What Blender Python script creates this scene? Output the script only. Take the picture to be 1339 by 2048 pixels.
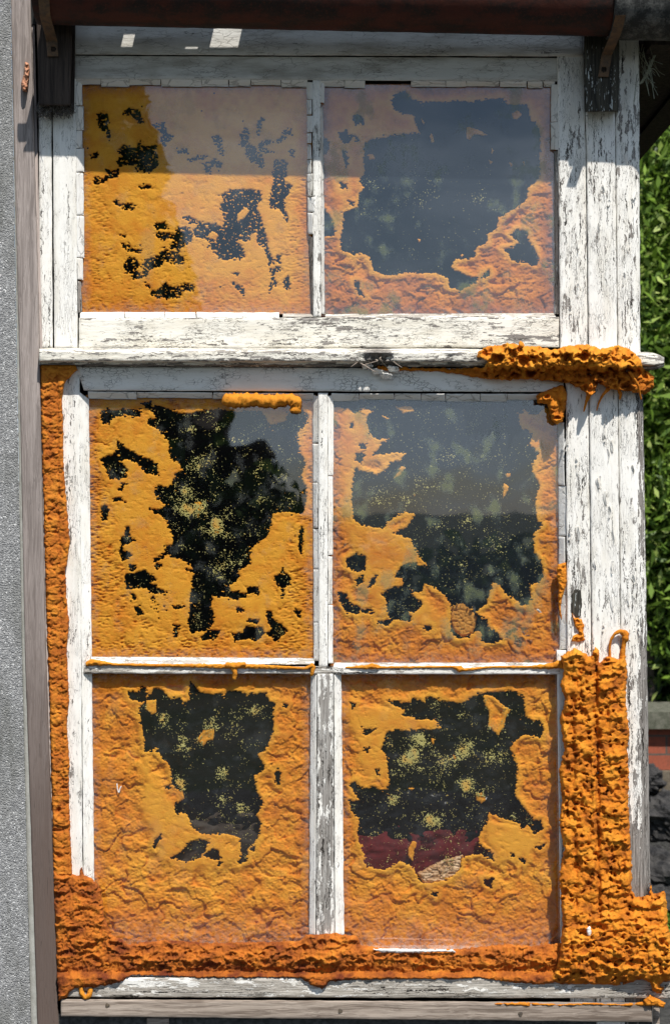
import bpy, math, random
import numpy as np
from mathutils import Vector

for o in list(bpy.data.objects):
    bpy.data.objects.remove(o)
SC = bpy.context.scene
COL = SC.collection

# ------------------------------------------------------------------ camera, sky, sun, exposure
DIST = 3.0            # metres from the lens to the window plane (y = 0)
EYE = 1.5             # camera height above the ground
cam_d = bpy.data.cameras.new("camera")
cam = bpy.data.objects.new("camera", cam_d)
COL.objects.link(cam)
cam.location = (0, -DIST, EYE)
cam.rotation_euler = (math.radians(90), 0, 0)
cam_d.sensor_fit = 'VERTICAL'
cam_d.sensor_height = 24.0
cam_d.lens = 24.0 * DIST / 2.048
cam_d.clip_start = 0.05
cam_d.clip_end = 2000
cam_d.dof.use_dof = True
cam_d.dof.focus_distance = 2.99
cam_d.dof.aperture_fstop = 4.5
SC.camera = cam

TO_SUN = Vector((0.36, -1.0, 1.58)).normalized()
SUN_EL = math.asin(TO_SUN.z)
SUN_AZ = math.atan2(TO_SUN.x, TO_SUN.y)
w = bpy.data.worlds.new("World")
SC.world = w
w.use_nodes = True
wn = w.node_tree
sky = wn.nodes.new('ShaderNodeTexSky')
sky.sky_type = 'NISHITA'
sky.sun_disc = False
sky.sun_elevation = SUN_EL
sky.sun_rotation = SUN_AZ
sky.air_density = 1.0
sky.dust_density = 0.4
sky.ozone_density = 1.0
bg = [n for n in wn.nodes if n.type == 'BACKGROUND'][0]
bg.inputs['Strength'].default_value = 0.076
# broken white cloud over the blue, laid out by direction
_tc = wn.nodes.new('ShaderNodeTexCoord'); _mp = wn.nodes.new('ShaderNodeVectorMath'); _mp.operation = 'MULTIPLY'
_mp.inputs[1].default_value = (1, 1, 2.6); wn.links.new(_tc.outputs['Generated'], _mp.inputs[0])
_no = wn.nodes.new('ShaderNodeTexNoise'); _no.inputs['Scale'].default_value = 3.1; _no.inputs['Detail'].default_value = 7; _no.inputs['Roughness'].default_value = .58
wn.links.new(_mp.outputs[0], _no.inputs['Vector'])
_mr = wn.nodes.new('ShaderNodeMapRange'); _mr.interpolation_type = 'SMOOTHSTEP'
wn.links.new(_no.outputs['Fac'], _mr.inputs[0]); _mr.inputs[1].default_value = .42; _mr.inputs[2].default_value = .64; _mr.inputs[4].default_value = .85
_mx = wn.nodes.new('ShaderNodeMix'); _mx.data_type = 'RGBA'
wn.links.new(_mr.outputs[0], _mx.inputs[0]); wn.links.new(sky.outputs[0], _mx.inputs[6]); _mx.inputs[7].default_value = (9.2, 11.2, 13.8, 1)
wn.links.new(_mx.outputs[2], bg.inputs[0])
sun_d = bpy.data.lights.new("sun", 'SUN')
sun_d.energy = 5.0
sun_d.angle = math.radians(0.5)
sun_d.color = (1.0, 0.955, 0.89)
sun = bpy.data.objects.new("sun", sun_d)
COL.objects.link(sun)
sun.rotation_euler = (-TO_SUN).to_track_quat('-Z', 'Y').to_euler()
SC.view_settings.view_transform = 'Standard'
SC.view_settings.look = 'None'
SC.view_settings.exposure = 0.23
SC.view_settings.gamma = 1.0
SC.cycles.max_bounces = 8
SC.cycles.transparent_max_bounces = 12

# ------------------------------------------------------------------ numeric helpers
M32 = 0xffffffff
def _h(ix, iy, seed):
    h = (ix.astype(np.int64) * 374761393 + iy.astype(np.int64) * 668265263 + seed * 362437) & M32
    h = ((h ^ (h >> 13)) * 1274126177) & M32
    h = (h ^ (h >> 16)) & M32
    h = (h * 2246822519) & M32
    return ((h ^ (h >> 15)) & 0xffffff) / float(0xffffff)

def pn(x, y, seed=0):
    x = np.asarray(x, float); y = np.asarray(y, float)
    x, y = np.broadcast_arrays(x, y)
    x0 = np.floor(x); y0 = np.floor(y)
    fx = x - x0; fy = y - y0
    ux = fx*fx*fx*(fx*(fx*6-15)+10); uy = fy*fy*fy*(fy*(fy*6-15)+10)
    def g(dx, dy):
        a = _h(x0+dx, y0+dy, seed) * 2*np.pi
        return np.cos(a)*(fx-dx) + np.sin(a)*(fy-dy)
    return 1.5*((g(0,0)*(1-ux)+g(1,0)*ux)*(1-uy) + (g(0,1)*(1-ux)+g(1,1)*ux)*uy)

def fbm(x, y, seed=0, octv=4, gain=0.5):
    s = 0; a = 1; t = 0
    for k in range(octv):
        s = s + a*pn(x*2**k, y*2**k, seed+17*k); t += a; a *= gain
    return s/t

def worley(x, y, seed=0, jit=0.9):
    x = np.asarray(x, float); y = np.asarray(y, float)
    x, y = np.broadcast_arrays(x, y)
    x0 = np.floor(x); y0 = np.floor(y)
    f1 = np.full(x.shape, 9.0); f2 = f1.copy(); cid = np.zeros(x.shape)
    for dx in (-1, 0, 1):
        for dy in (-1, 0, 1):
            cx = x0+dx; cy = y0+dy
            px = cx + .5 + jit*(_h(cx, cy, seed)-.5); py = cy + .5 + jit*(_h(cx, cy, seed+91)-.5)
            d = np.hypot(x-px, y-py)
            nw = d < f1
            f2 = np.where(nw, f1, np.minimum(f2, d))
            cid = np.where(nw, _h(cx, cy, seed+7), cid)
            f1 = np.where(nw, d, f1)
    return f1, f2, cid

def lobes(x, y, seed=0):
    """overlapping scales whose lip is the lower edge, in cell units; 0..1"""
    x = np.asarray(x, float); y = np.asarray(y, float)
    x0 = np.floor(x); y0 = np.floor(y)
    best = np.zeros(x.shape)
    for dx in (-1, 0, 1):
        for dy in (-2, -1, 0, 1):
            cx = x0+dx; cy = y0+dy
            px = cx + .5 + .8*(_h(cx, cy, seed)-.5); py = cy + .5 + .8*(_h(cx, cy, seed+91)-.5)
            R = .62 + .35*_h(cx, cy, seed+5)
            ex = (x-px)/R; ey = (y-py)/R
            ey = np.where(ey < 0, ey*.6, ey)
            d2 = ex*ex + ey*ey
            val = np.sqrt(np.clip(1-d2**2, 0, 1)) * (.25+.75*_h(cx, cy, seed+23)) * (.66+.42*ey)
            best = np.maximum(best, val)
    return np.clip(best, 0, 1)

def psd(poly, X, Y, margin=18.0):
    """signed distance (positive inside), clamped to -margin away from the outline's box"""
    P_ = np.asarray(poly, float)
    out = np.full(X.shape, -margin)
    sel = (X > P_[:,0].min()-margin) & (X < P_[:,0].max()+margin) & (Y > P_[:,1].min()-margin) & (Y < P_[:,1].max()+margin)
    if not sel.any(): return out
    x = X[sel]; y = Y[sel]
    d = np.full(x.shape, 1e9); ins = np.zeros(x.shape, bool)
    n = len(P_)
    for i in range(n):
        ax, ay = P_[i]; bx, by = P_[(i+1) % n]
        ex, ey = bx-ax, by-ay
        L = ex*ex+ey*ey
        if L < 1e-9: continue
        t = np.clip(((x-ax)*ex+(y-ay)*ey)/L, 0, 1)
        d = np.minimum(d, np.hypot(x-ax-t*ex, y-ay-t*ey))
        if ay != by:
            c = ((ay > y) != (by > y)) & (x < (bx-ax)*(y-ay)/(by-ay)+ax)
            ins ^= c
    out[sel] = np.maximum(np.where(ins, d, -d), -margin)
    return out

def sst(a, b, x):
    t = np.clip((x-a)/(b-a), 0, 1)
    return t*t*(3-2*t)

def PT(px, py, d):
    """a point that stands d millimetres in front of the window plane"""
    f = (DIST - np.asarray(d, float)/1000)/DIST
    X = (np.asarray(px, float)-669.5)/1000*f
    Z = EYE + (1024-np.asarray(py, float))/1000*f
    return X, -np.asarray(d, float)/1000 + 0*X, Z

# ------------------------------------------------------------------ object helpers
WL = {}
def wl(o):
    v = Vector((0, 0, 0))
    while o is not None:
        v += o.location; o = o.parent
    return v

def tag(o, label=None, cat=None, group=None, kind=None):
    if label: o['label'] = label
    if cat: o['category'] = cat
    if group: o['group'] = group
    if kind: o['kind'] = kind
    return o

def empty(name, loc, label=None, cat=None, group=None, kind=None, parent=None):
    o = bpy.data.objects.new(name, None)
    COL.objects.link(o)
    if parent is not None:
        o.parent = parent; o.location = Vector(loc) - wl(parent)
    else:
        o.location = loc
    return tag(o, label, cat, group, kind)

def mk(name, V, F, mat, parent=None, attrs=None, smooth=True):
    V = np.asarray(V, float)
    if parent is not None:
        off = np.array(wl(parent)); loc = (0, 0, 0)
    else:
        mn, mx = V.min(0), V.max(0)
        off = np.array([(mn[0]+mx[0])/2, (mn[1]+mx[1])/2, mn[2]]); loc = tuple(off)
    me = bpy.data.meshes.new(name)
    Vl = V - off
    if isinstance(F, np.ndarray):
        k = F.shape[1]
        me.vertices.add(len(Vl)); me.vertices.foreach_set('co', Vl.astype(np.float32).ravel())
        me.loops.add(F.size); me.loops.foreach_set('vertex_index', F.astype(np.int32).ravel())
        me.polygons.add(len(F))
        me.polygons.foreach_set('loop_start', np.arange(0, F.size, k, dtype=np.int32))
        me.update(calc_edges=True)
        me.validate()
    else:
        me.from_pydata([tuple(v) for v in Vl], [], F)
        me.update()
    if attrs:
        for nm, a in attrs.items():
            if len(a) == len(me.vertices):
                at = me.attributes.new(nm, 'FLOAT', 'POINT')
                at.data.foreach_set('value', np.asarray(a, np.float32))
    if smooth:
        me.polygons.foreach_set('use_smooth', np.ones(len(me.polygons), bool))
    me.materials.append(mat)
    o = bpy.data.objects.new(name, me)
    COL.objects.link(o)
    if parent is not None: o.parent = parent
    o.location = loc
    return o

def grid(name, X, Y, D, keep, back, mat, parent=None, attrs=None):
    """heightfield in millimetres with a skirt that runs back to depth `back` all round its outline"""
    nr, nc = X.shape
    x, y, z = PT(X, Y, D)
    V = np.stack([x.ravel(), y.ravel(), z.ravel()], 1)
    idx = np.arange(nr*nc).reshape(nr, nc)
    k = keep if keep is not None else np.ones(X.shape, bool)
    q = k[:-1,:-1] & k[1:,:-1] & k[1:,1:] & k[:-1,1:]
    F = np.stack([idx[1:,:-1][q], idx[1:,1:][q], idx[:-1,1:][q], idx[:-1,:-1][q]], 1)
    E = np.concatenate([F[:, [a, (a+1) % 4]] for a in range(4)])
    key = E[:,0].astype(np.int64)*nr*nc + E[:,1]
    rev = E[:,1].astype(np.int64)*nr*nc + E[:,0]
    be = E[~np.isin(key, rev)]
    bv = np.unique(be)
    mp = np.full(nr*nc, -1); mp[bv] = nr*nc + np.arange(len(bv))
    bd = back.ravel()[bv] if isinstance(back, np.ndarray) else np.full(len(bv), float(back))
    bx, by, bz = PT(X.ravel()[bv], Y.ravel()[bv], bd)
    V = np.concatenate([V, np.stack([bx, by, bz], 1)])
    S = np.stack([be[:,1], be[:,0], mp[be[:,0]], mp[be[:,1]]], 1)
    F = np.concatenate([F, S])
    used, inv = np.unique(F, return_inverse=True)
    F = inv.reshape(F.shape)
    A = {}
    for nm, a in (attrs or {}).items():
        a = np.broadcast_to(a, X.shape).ravel()
        A[nm] = np.concatenate([a, a[bv]])[used]
    return mk(name, V[used], F, mat, parent, A)

def board(name, q, d, th, mat, parent=None, seed=0, wob=1.2, rough=0.35, cell=5, dfn=None, wear=None, grain='v', rnd=1.6):
    """a timber between four photographed corners (tl, tr, br, bl); d mm in front, th mm thick"""
    (ax, ay), (bx, by), (cx, cy), (ex, ey) = q
    W = max(math.hypot(bx-ax, by-ay), math.hypot(cx-ex, cy-ey)); H = max(math.hypot(ex-ax, ey-ay), math.hypot(cx-bx, cy-by))
    nu = max(5, int(W/cell)); nv = max(5, int(H/cell))
    eu = min(.25, 1.5/W); ev = min(.25, 1.5/H)
    us = np.concatenate([[0], np.linspace(eu, 1-eu, nu), [1]]); vs = np.concatenate([[0], np.linspace(ev, 1-ev, nv), [1]])
    U, Vv = np.meshgrid(us, vs)
    X = (ax*(1-U)+bx*U)*(1-Vv) + (ex*(1-U)+cx*U)*Vv
    Y = (ay*(1-U)+by*U)*(1-Vv) + (ey*(1-U)+cy*U)*Vv
    eX = (2*U-1); eY = (2*Vv-1)
    X = X + wob*fbm(Y/38, U*1.5+seed, seed, 4)*np.abs(eX)
    Y = Y + wob*fbm(X/38, Vv*1.5+seed, seed+3, 4)*np.abs(eY)
    D = np.full(X.shape, float(d)) if dfn is None else d + dfn(U, Vv, X, Y)
    if grain == 'v': D = D + rough*fbm(X/5, Y/60, seed+9, 3)
    else: D = D + rough*fbm(X/60, Y/5, seed+9, 3)
    edge = (U == 0) | (U == 1) | (Vv == 0) | (Vv == 1)
    D = np.where(edge, D-rnd, D)
    A = {'wear': wear(X, Y) if wear is not None else np.zeros(X.shape)}
    return grid(name, X, Y, D, None, d-th, mat, parent, A)

def snap(X, Y, f, res, m=.62):
    """pull the vertices beside the outline f = 0 onto it, so a torn edge is a line and not a staircase"""
    gy, gx = np.gradient(f, res)
    g2 = gx*gx+gy*gy+1e-6
    t_ = -f/g2
    dx = t_*gx; dy = t_*gy
    ln = np.hypot(dx, dy)
    near = (ln < res*m) & (g2 > 1e-3) & (np.abs(f) < 8)
    keep = (f > 0) | near
    mv = near
    return X+np.where(mv, dx, 0), Y+np.where(mv, dy, 0), keep

def tube(name, pts, rad, mat, parent=None, seed=0, n=10, lump=0.0, step=3.0, tone=0.3):
    """a round strand through (px, py, depth) points with lumps"""
    P_ = np.array(pts, float)
    seg = np.hypot(np.hypot(np.diff(P_[:,0]), np.diff(P_[:,1])), np.diff(P_[:,2]))
    s = np.concatenate([[0], np.cumsum(seg)])
    m = max(4, int(s[-1]/step))
    t = np.linspace(0, s[-1], m)
    c = np.stack([np.interp(t, s, P_[:,k]) for k in range(3)], 1)
    for _ in range(3):
        c[1:-1] = (c[:-2]+2*c[1:-1]+c[2:])/4
    R = np.interp(t, s, rad) if hasattr(rad, '__len__') else np.full(m, float(rad))
    R = R.copy(); R[0] *= .35; R[-1] *= .35
    T = np.gradient(c, axis=0); T /= np.linalg.norm(T, axis=1)[:,None]+1e-9
    up = np.array([0, 0, 1.0])
    A_ = np.cross(T, up); nA = np.linalg.norm(A_, axis=1)[:,None]
    A_ = np.where(nA < 1e-3, np.array([[1.0, 0, 0]]), A_/(nA+1e-9)); B_ = np.cross(T, A_)
    th = np.linspace(0, 2*np.pi, n, endpoint=False)
    TH, TT = np.meshgrid(th, t)
    rr = R[:,None]*(1+lump*fbm(TT/9, 3*np.cos(TH)+1.7*np.sin(TH), seed, 3)*1.6)
    Q = c[:,None,:] + rr[...,None]*(np.cos(TH)[...,None]*A_[:,None,:] + np.sin(TH)[...,None]*B_[:,None,:])
    x, y, z = PT(Q[...,0], Q[...,1], Q[...,2])
    V = np.stack([x.ravel(), y.ravel(), z.ravel()], 1)
    F = []
    for i in range(m-1):
        for j in range(n):
            F.append((i*n+j, i*n+(j+1) % n, (i+1)*n+(j+1) % n, (i+1)*n+j))
    F.append(tuple(range(n))[::-1]); F.append(tuple(range((m-1)*n, m*n)))
    o = mk(name, V, F, mat, parent, {'tone': np.full(len(V), tone)})
    return o

def boxes(name, L, mat, parent=None, smooth=False):
    """axis-aligned boxes (x0,x1,y0,y1,z0,z1) in metres joined in one mesh"""
    V = []; F = []
    for (x0, x1, y0, y1, z0, z1) in L:
        b = len(V)
        V += [(x0,y0,z0),(x1,y0,z0),(x1,y1,z0),(x0,y1,z0),(x0,y0,z1),(x1,y0,z1),(x1,y1,z1),(x0,y1,z1)]
        F += [(b,b+3,b+2,b+1),(b+4,b+5,b+6,b+7),(b,b+1,b+5,b+4),(b+1,b+2,b+6,b+5),(b+2,b+3,b+7,b+6),(b+3,b,b+4,b+7)]
    return mk(name, V, F, mat, parent, smooth=smooth)

# ------------------------------------------------------------------ material helpers
class NT:
    def __init__(s, name):
        s.m = bpy.data.materials.new(name); s.m.use_nodes = True
        s.t = s.m.node_tree; s.t.nodes.clear()
        s.out = s.t.nodes.new('ShaderNodeOutputMaterial')
    def n(s, ty, **k):
        nd = s.t.nodes.new(ty)
        for a, v in k.items(): setattr(nd, a, v)
        return nd
    def lk(s, a, b): s.t.links.new(a, b)
    def put(s, sock, v):
        if isinstance(v, (int, float)): sock.default_value = v
        elif isinstance(v, (tuple, list)):
            sock.default_value = tuple(v)+((1,) if len(v) == 3 and sock.type == 'RGBA' else ())
        else: s.lk(v, sock)
    def math(s, op, a, b=0.0, c=None, clamp=False):
        nd = s.n('ShaderNodeMath', operation=op); nd.use_clamp = clamp
        s.put(nd.inputs[0], a); s.put(nd.inputs[1], b)
        if c is not None: s.put(nd.inputs[2], c)
        return nd.outputs[0]
    def vmath(s, op, a, b):
        nd = s.n('ShaderNodeVectorMath', operation=op)
        s.put(nd.inputs[0], a); s.put(nd.inputs[1], b)
        return nd.outputs[0]
    def coord(s):
        tc = s.n('ShaderNodeTexCoord'); oi = s.n('ShaderNodeObjectInfo')
        v = s.n('ShaderNodeVectorMath', operation='SCALE'); s.lk(tc.outputs['Object'], v.inputs[0]); v.inputs['Scale'].default_value = 1000
        r = s.math('MULTIPLY', oi.outputs['Random'], 3000.0)
        return s.vmath('ADD', v.outputs[0], r)
    def sc(s, v, k): return s.vmath('MULTIPLY', v, k)
    def noise(s, v, scale=1.0, detail=3.0, rough=0.55, color=False):
        nd = s.n('ShaderNodeTexNoise'); s.put(nd.inputs['Vector'], v)
        nd.inputs['Scale'].default_value = scale; nd.inputs['Detail'].default_value = detail; nd.inputs['Roughness'].default_value = rough
        return nd.outputs['Color' if color else 'Fac']
    def vor(s, v, feat='F1', scale=1.0, out='Distance'):
        nd = s.n('ShaderNodeTexVoronoi', feature=feat); s.put(nd.inputs['Vector'], v); nd.inputs['Scale'].default_value = scale
        return nd.outputs[out]
    def rng(s, v, a, b, c=0.0, d=1.0, smooth=True):
        nd = s.n('ShaderNodeMapRange'); nd.interpolation_type = 'SMOOTHSTEP' if smooth else 'LINEAR'
        s.put(nd.inputs[0], v); s.put(nd.inputs[1], a); s.put(nd.inputs[2], b); s.put(nd.inputs[3], c); s.put(nd.inputs[4], d)
        return nd.outputs[0]
    def mix(s, f, a, b):
        nd = s.n('ShaderNodeMix'); nd.data_type = 'RGBA'
        s.put(nd.inputs[0], f); s.put(nd.inputs[6], a); s.put(nd.inputs[7], b)
        return nd.outputs[2]
    def attr(s, name):
        nd = s.n('ShaderNodeAttribute'); nd.attribute_name = name
        return nd.outputs['Fac']
    def bump(s, h, strength=0.6, dist=0.001):
        nd = s.n('ShaderNodeBump'); nd.inputs['Strength'].default_value = strength; nd.inputs['Distance'].default_value = dist
        s.put(nd.inputs['Height'], h)
        return nd.outputs[0]
    def bsdf(s, col, rough=0.8, normal=None, spec=0.3, metal=0.0):
        b = s.n('ShaderNodeBsdfPrincipled')
        s.put(b.inputs['Base Color'], col); s.put(b.inputs['Roughness'], rough)
        s.put(b.inputs['Specular IOR Level'], spec); s.put(b.inputs['Metallic'], metal)
        if normal is not None: s.lk(normal, b.inputs['Normal'])
        return b.outputs[0]
    def done(s, sh):
        s.lk(sh, s.out.inputs['Surface']); return s.m

def paint_mat(name, grain='v', wear=0.0, crack=1.0, white=(.83, .81, .76), stain=(.64, .59, .49), stain_amt=.5, fiss=1.0,
              wood_a=(.34, .315, .29), wood_b=(.13, .115, .10), cellsz=(3.6, 34), fine=1.0, ck=.6):
    t = NT(name)
    C = t.coord()
    k = lambda a, l: (1/a, 1/a, 1/l) if grain == 'v' else (1/l, 1/a, 1/a)
    nz = t.noise(t.sc(C, (1/14,)*3), 1, 3, .6, color=True)
    Wp = t.vmath('ADD', C, t.sc(t.vmath('SUBTRACT', nz, (.5, .5, .5)), (9, 9, 9)))
    wr = t.math('ADD', t.attr('wear'), wear)
    # blocky paint crazing
    d1 = t.vor(t.sc(Wp, k(*cellsz)), 'DISTANCE_TO_EDGE')
    cm = t.noise(t.sc(C, k(30, 60)), 1, 2)
    wdt = t.rng(cm, .40, .66, .0, .06*crack)
    crk = t.math('SUBTRACT', 1.0, t.rng(d1, 0.0, t.math('ADD', wdt, .0001)), clamp=True)
    crk = t.math('MULTIPLY', crk, t.rng(cm, .40, .5))
    dm = t.rng(t.noise(t.sc(C, k(45, 260)), 1, 2), .38, .62, .15, 1.2)
    # long fissures with the grain
    f = t.noise(t.sc(Wp, k(3.4, 85)), 1, 3, .6)
    fs = t.math('MULTIPLY', t.rng(t.math('ADD', f, t.math('MULTIPLY', wr, .25)), .62, .66), t.math('MULTIPLY', dm, fiss), clamp=True)
    f2 = t.noise(t.sc(Wp, k(1.6, 34)), 1, 2, .5)
    fs2 = t.math('MULTIPLY', t.rng(t.math('ADD', f2, t.math('MULTIPLY', wr, .2)), .63, .72), t.math('MULTIPLY', dm, .6*fine), clamp=True)
    # paint lost down to the timber
    n = t.noise(t.sc(Wp, k(7, 42)), 1, 6, .62)
    fl = t.rng(t.math('ADD', t.math('ADD', n, t.math('MULTIPLY', t.math('SUBTRACT', dm, .7), .045)), wr), .645, .662)
    gr = t.noise(t.sc(C, k(1.3, 70)), 1, 3, .6)
    wood = t.mix(t.rng(gr, .36, .64), wood_b, wood_a)
    sn = t.noise(t.sc(C, k(26, 120)), 1, 5, .65)
    pc = t.mix(t.math('MULTIPLY', t.rng(sn, .42, .72), stain_amt), white, stain)
    sp = t.noise(t.sc(C, (1/3, 1/3, 1/3)), 1, 4, .7)
    pc = t.mix(t.math('MULTIPLY', t.rng(sp, .60, .78), .45), pc, (.33, .31, .27))
    col = t.mix(fl, pc, wood)
    col = t.mix(t.math('MULTIPLY', t.math('MULTIPLY', crk, t.math('SUBTRACT', 1.0, fl)), ck), col, (.10, .09, .075))
    col = t.mix(t.math('MULTIPLY', fs2, .7), col, (.12, .105, .085))
    col = t.mix(fs, col, (.035, .03, .025))
    h = t.math('MULTIPLY', t.math('SUBTRACT', 1.0, fl), .75)
    h = t.math('SUBTRACT', h, t.math('MULTIPLY', crk, .6))
    h = t.math('SUBTRACT', h, t.math('MULTIPLY', fs, 1.4))
    h = t.math('SUBTRACT', h, t.math('MULTIPLY', fs2, .5))
    h = t.math('ADD', h, t.math('MULTIPLY', gr, .35))
    h = t.math('ADD', h, t.math('MULTIPLY', n, 1.2))
    return t.done(t.bsdf(col, .72, t.bump(h, .8, .0012), .25))

def wood_mat(name, a, b, grain='v', speck=0.0, speck_col=(.7, .69, .66), gsz=1.6, glen=120, dark_end=None):
    t = NT(name); C = t.coord()
    k = lambda q, l: (1/q, 1/q, 1/l) if grain == 'v' else (1/l, 1/q, 1/q)
    nz = t.noise(t.sc(C, k(30, 120)), 1, 2, .5, color=True)
    Wp = t.vmath('ADD', C, t.sc(t.vmath('SUBTRACT', nz, (.5, .5, .5)), (12, 12, 12)))
    g = t.noise(t.sc(Wp, k(gsz, glen)), 1, 4, .62)
    g2 = t.noise(t.sc(Wp, k(gsz*6, glen*2)), 1, 3, .5)
    col = t.mix(t.rng(t.math('ADD', t.math('MULTIPLY', g, .6), t.math('MULTIPLY', g2, .4)), .38, .62), b, a)
    if dark_end: col = t.mix(t.attr('wear'), col, t.mix(g2, dark_end, tuple(x*.7 for x in dark_end)))
    dk = t.rng(g, .62, .70)
    col = t.mix(t.math('MULTIPLY', dk, .75), col, tuple(x*.25 for x in b))
    h = t.math('SUBTRACT', g, t.math('MULTIPLY', dk, .7))
    if speck > 0:
        n = t.noise(t.sc(Wp, k(4, 26)), 1, 6, .65)
        fl = t.rng(t.math('ADD', n, t.attr('wear')), .70-.2*speck, .72-.2*speck)
        col = t.mix(fl, col, speck_col)
        h = t.math('ADD', h, t.math('MULTIPLY', fl, .6))
    return t.done(t.bsdf(col, .85, t.bump(h, .7, .001), .2))

def foam_mat(name, c0, c1, c2, pore=1.0, skin=0.85, var=.5):
    """c0 smooth pale skin, c1 orange body, c2 deep rust of age and painted crevice shade; attribute tone 0..1"""
    t = NT(name); C = t.coord()
    tone = t.attr('tone')
    n = t.noise(t.sc(C, (1/16,)*3), 1, 5, .6)
    tn = t.math('ADD', tone, t.math('MULTIPLY', t.math('SUBTRACT', n, .5), var), clamp=True)
    col = t.mix(t.rng(tn, 0, .5, smooth=False), c0, c1)
    col = t.mix(t.rng(tn, .5, 1, smooth=False), col, c2)
    f = t.noise(t.sc(C, (1/2.2,)*3), 1, 3, .7)
    col = t.mix(t.math('MULTIPLY', t.rng(f, .56, .76), .45*pore), col, tuple(x*.45 for x in c2))
    v = t.vor(t.sc(C, (1/3.2,)*3), 'F1')
    pit = t.math('SUBTRACT', 1.0, t.rng(v, .0, .42))
    pm = t.rng(t.noise(t.sc(C, (1/22,)*3), 1, 2), .42, .6)
    h = t.math('SUBTRACT', t.math('MULTIPLY', f, 1.3), t.math('MULTIPLY', t.math('MULTIPLY', pit, pm), .9))
    h = t.math('MULTIPLY', h, pore)
    return t.done(t.bsdf(col, skin, t.bump(h, .75, .0014), .2))

def simple_mat(name, c0, c1, scale=20., rough=.8, bump=.5, dist=.001, metal=0., spec=.3, detail=5., lo=.35, hi=.65):
    t = NT(name); C = t.coord()
    n = t.noise(t.sc(C, (1/scale,)*3), 1, detail, .62)
    f = t.noise(t.sc(C, (1/(scale*.12),)*3), 1, 3, .6)
    col = t.mix(t.rng(t.math('ADD', t.math('MULTIPLY', n, .7), t.math('MULTIPLY', f, .3)), lo, hi), c0, c1)
    return t.done(t.bsdf(col, rough, t.bump(t.math('ADD', n, f), bump, dist), spec, metal))

def glass_mat(name, film=.12, dust=.05, film_col=(.30, .31, .21), dust_sky_col=(.33, .36, .40)):
    """window glass: see-through, Fresnel reflection on two faces, an uneven film of grime, its dust tinted like reflected sky"""
    t = NT(name); C = t.coord()
    fr = t.n('ShaderNodeFresnel'); ge = t.n('ShaderNodeNewGeometry'); t.lk(t.rng(ge.outputs['Backfacing'], 0, 1, 1.6, 1/1.6, smooth=False), fr.inputs['IOR'])
    wv = t.noise(t.sc(C, (1/160, 1/160, 1/160)), 1, 2)
    nb = t.bump(wv, .10, .004)
    fac = t.math('MULTIPLY', fr.outputs[0], 2.3, clamp=True)
    tr = t.n('ShaderNodeBsdfTransparent'); tr.inputs[0].default_value = (.965, .975, .97, 1)
    gl = t.n('ShaderNodeBsdfGlossy'); gl.inputs['Roughness'].default_value = .015; gl.inputs[0].default_value = (1, 1, 1, 1)
    t.lk(nb, gl.inputs['Normal'])
    m1 = t.n('ShaderNodeMixShader'); t.lk(fac, m1.inputs[0]); t.lk(tr.outputs[0], m1.inputs[1]); t.lk(gl.outputs[0], m1.inputs[2])
    di = t.n('ShaderNodeBsdfDiffuse')
    big = t.noise(t.sc(C, (1/38, 1/38, 1/48)), 1, 3, .5)
    sm = t.noise(t.sc(C, (1/2.2, 1/2.2, 1/2.2)), 1, 3, .8)
    dens = t.rng(t.math('ADD', big, t.math('MULTIPLY', t.math('SUBTRACT', sm, .5), .55)), .56, .68)
    t.put(di.inputs[0], t.mix(t.math('MULTIPLY', dens, min(1, film*6)), dust_sky_col, film_col))
    dd = t.math('ADD', t.math('MULTIPLY', dens, film), dust*.3, clamp=True)
    edge = t.attr('edge')
    dd = t.math('ADD', dd, t.math('MULTIPLY', edge, t.rng(t.noise(t.sc(C, (1/9,)*3), 1, 3), .3, .7)), clamp=True)
    m2 = t.n('ShaderNodeMixShader'); t.lk(dd, m2.inputs[0]); t.lk(m1.outputs[0], m2.inputs[1]); t.lk(di.outputs[0], m2.inputs[2])
    return t.done(m2.outputs[0])

def roughcast_mat(name):
    t = NT(name); C = t.coord()
    v = t.n('ShaderNodeTexVoronoi'); t.lk(t.sc(C, (1/2.7,)*3), v.inputs['Vector']); v.inputs['Scale'].default_value = 1
    r = t.n('ShaderNodeSeparateColor'); t.lk(v.outputs['Color'], r.inputs[0])
    n = t.noise(t.sc(C, (1/120, 1/120, 1/160)), 1, 4)
    c = t.mix(t.rng(r.outputs[0], .05, .95, smooth=False), (.19, .19, .192), (.39, .39, .385))
    c = t.mix(t.rng(r.outputs[1], .93, .96), c, (.62, .62, .61))
    c = t.mix(t.math('MULTIPLY', t.rng(n, .42, .62), .45), c, (.17, .17, .155))
    st = t.noise(t.sc(C, (1/26, 1/26, 1/210)), 1, 4, .6)
    c = t.mix(t.math('MULTIPLY', t.rng(st, .52, .68), .35), c, (.10, .10, .085))
    h = t.math('SUBTRACT', 1.0, v.outputs['Distance'])
    h = t.math('ADD', h, r.outputs[2])
    return t.done(t.bsdf(c, .9, t.bump(h, .9, .002), .3))

def rust_mat(name):
    t = NT(name); C = t.coord()
    a = t.noise(t.sc(C, (1/60, 1/40, 1/40)), 1, 6, .65)
    b = t.noise(t.sc(C, (1/5,)*3), 1, 4, .7)
    s = t.noise(t.sc(C, (1/220, 1/30, 1/30)), 1, 3, .5)
    c = t.mix(t.rng(a, .4, .62), (.055, .012, .006), (.014, .008, .006))
    c = t.mix(t.math('MULTIPLY', t.rng(b, .5, .7), .6), c, (.085, .020, .008))
    c = t.mix(t.math('MULTIPLY', t.rng(s, .55, .7), .7), c, (.014, .012, .010))
    return t.done(t.bsdf(c, .7, t.bump(t.math('ADD', a, b), .6, .001), .3))

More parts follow.
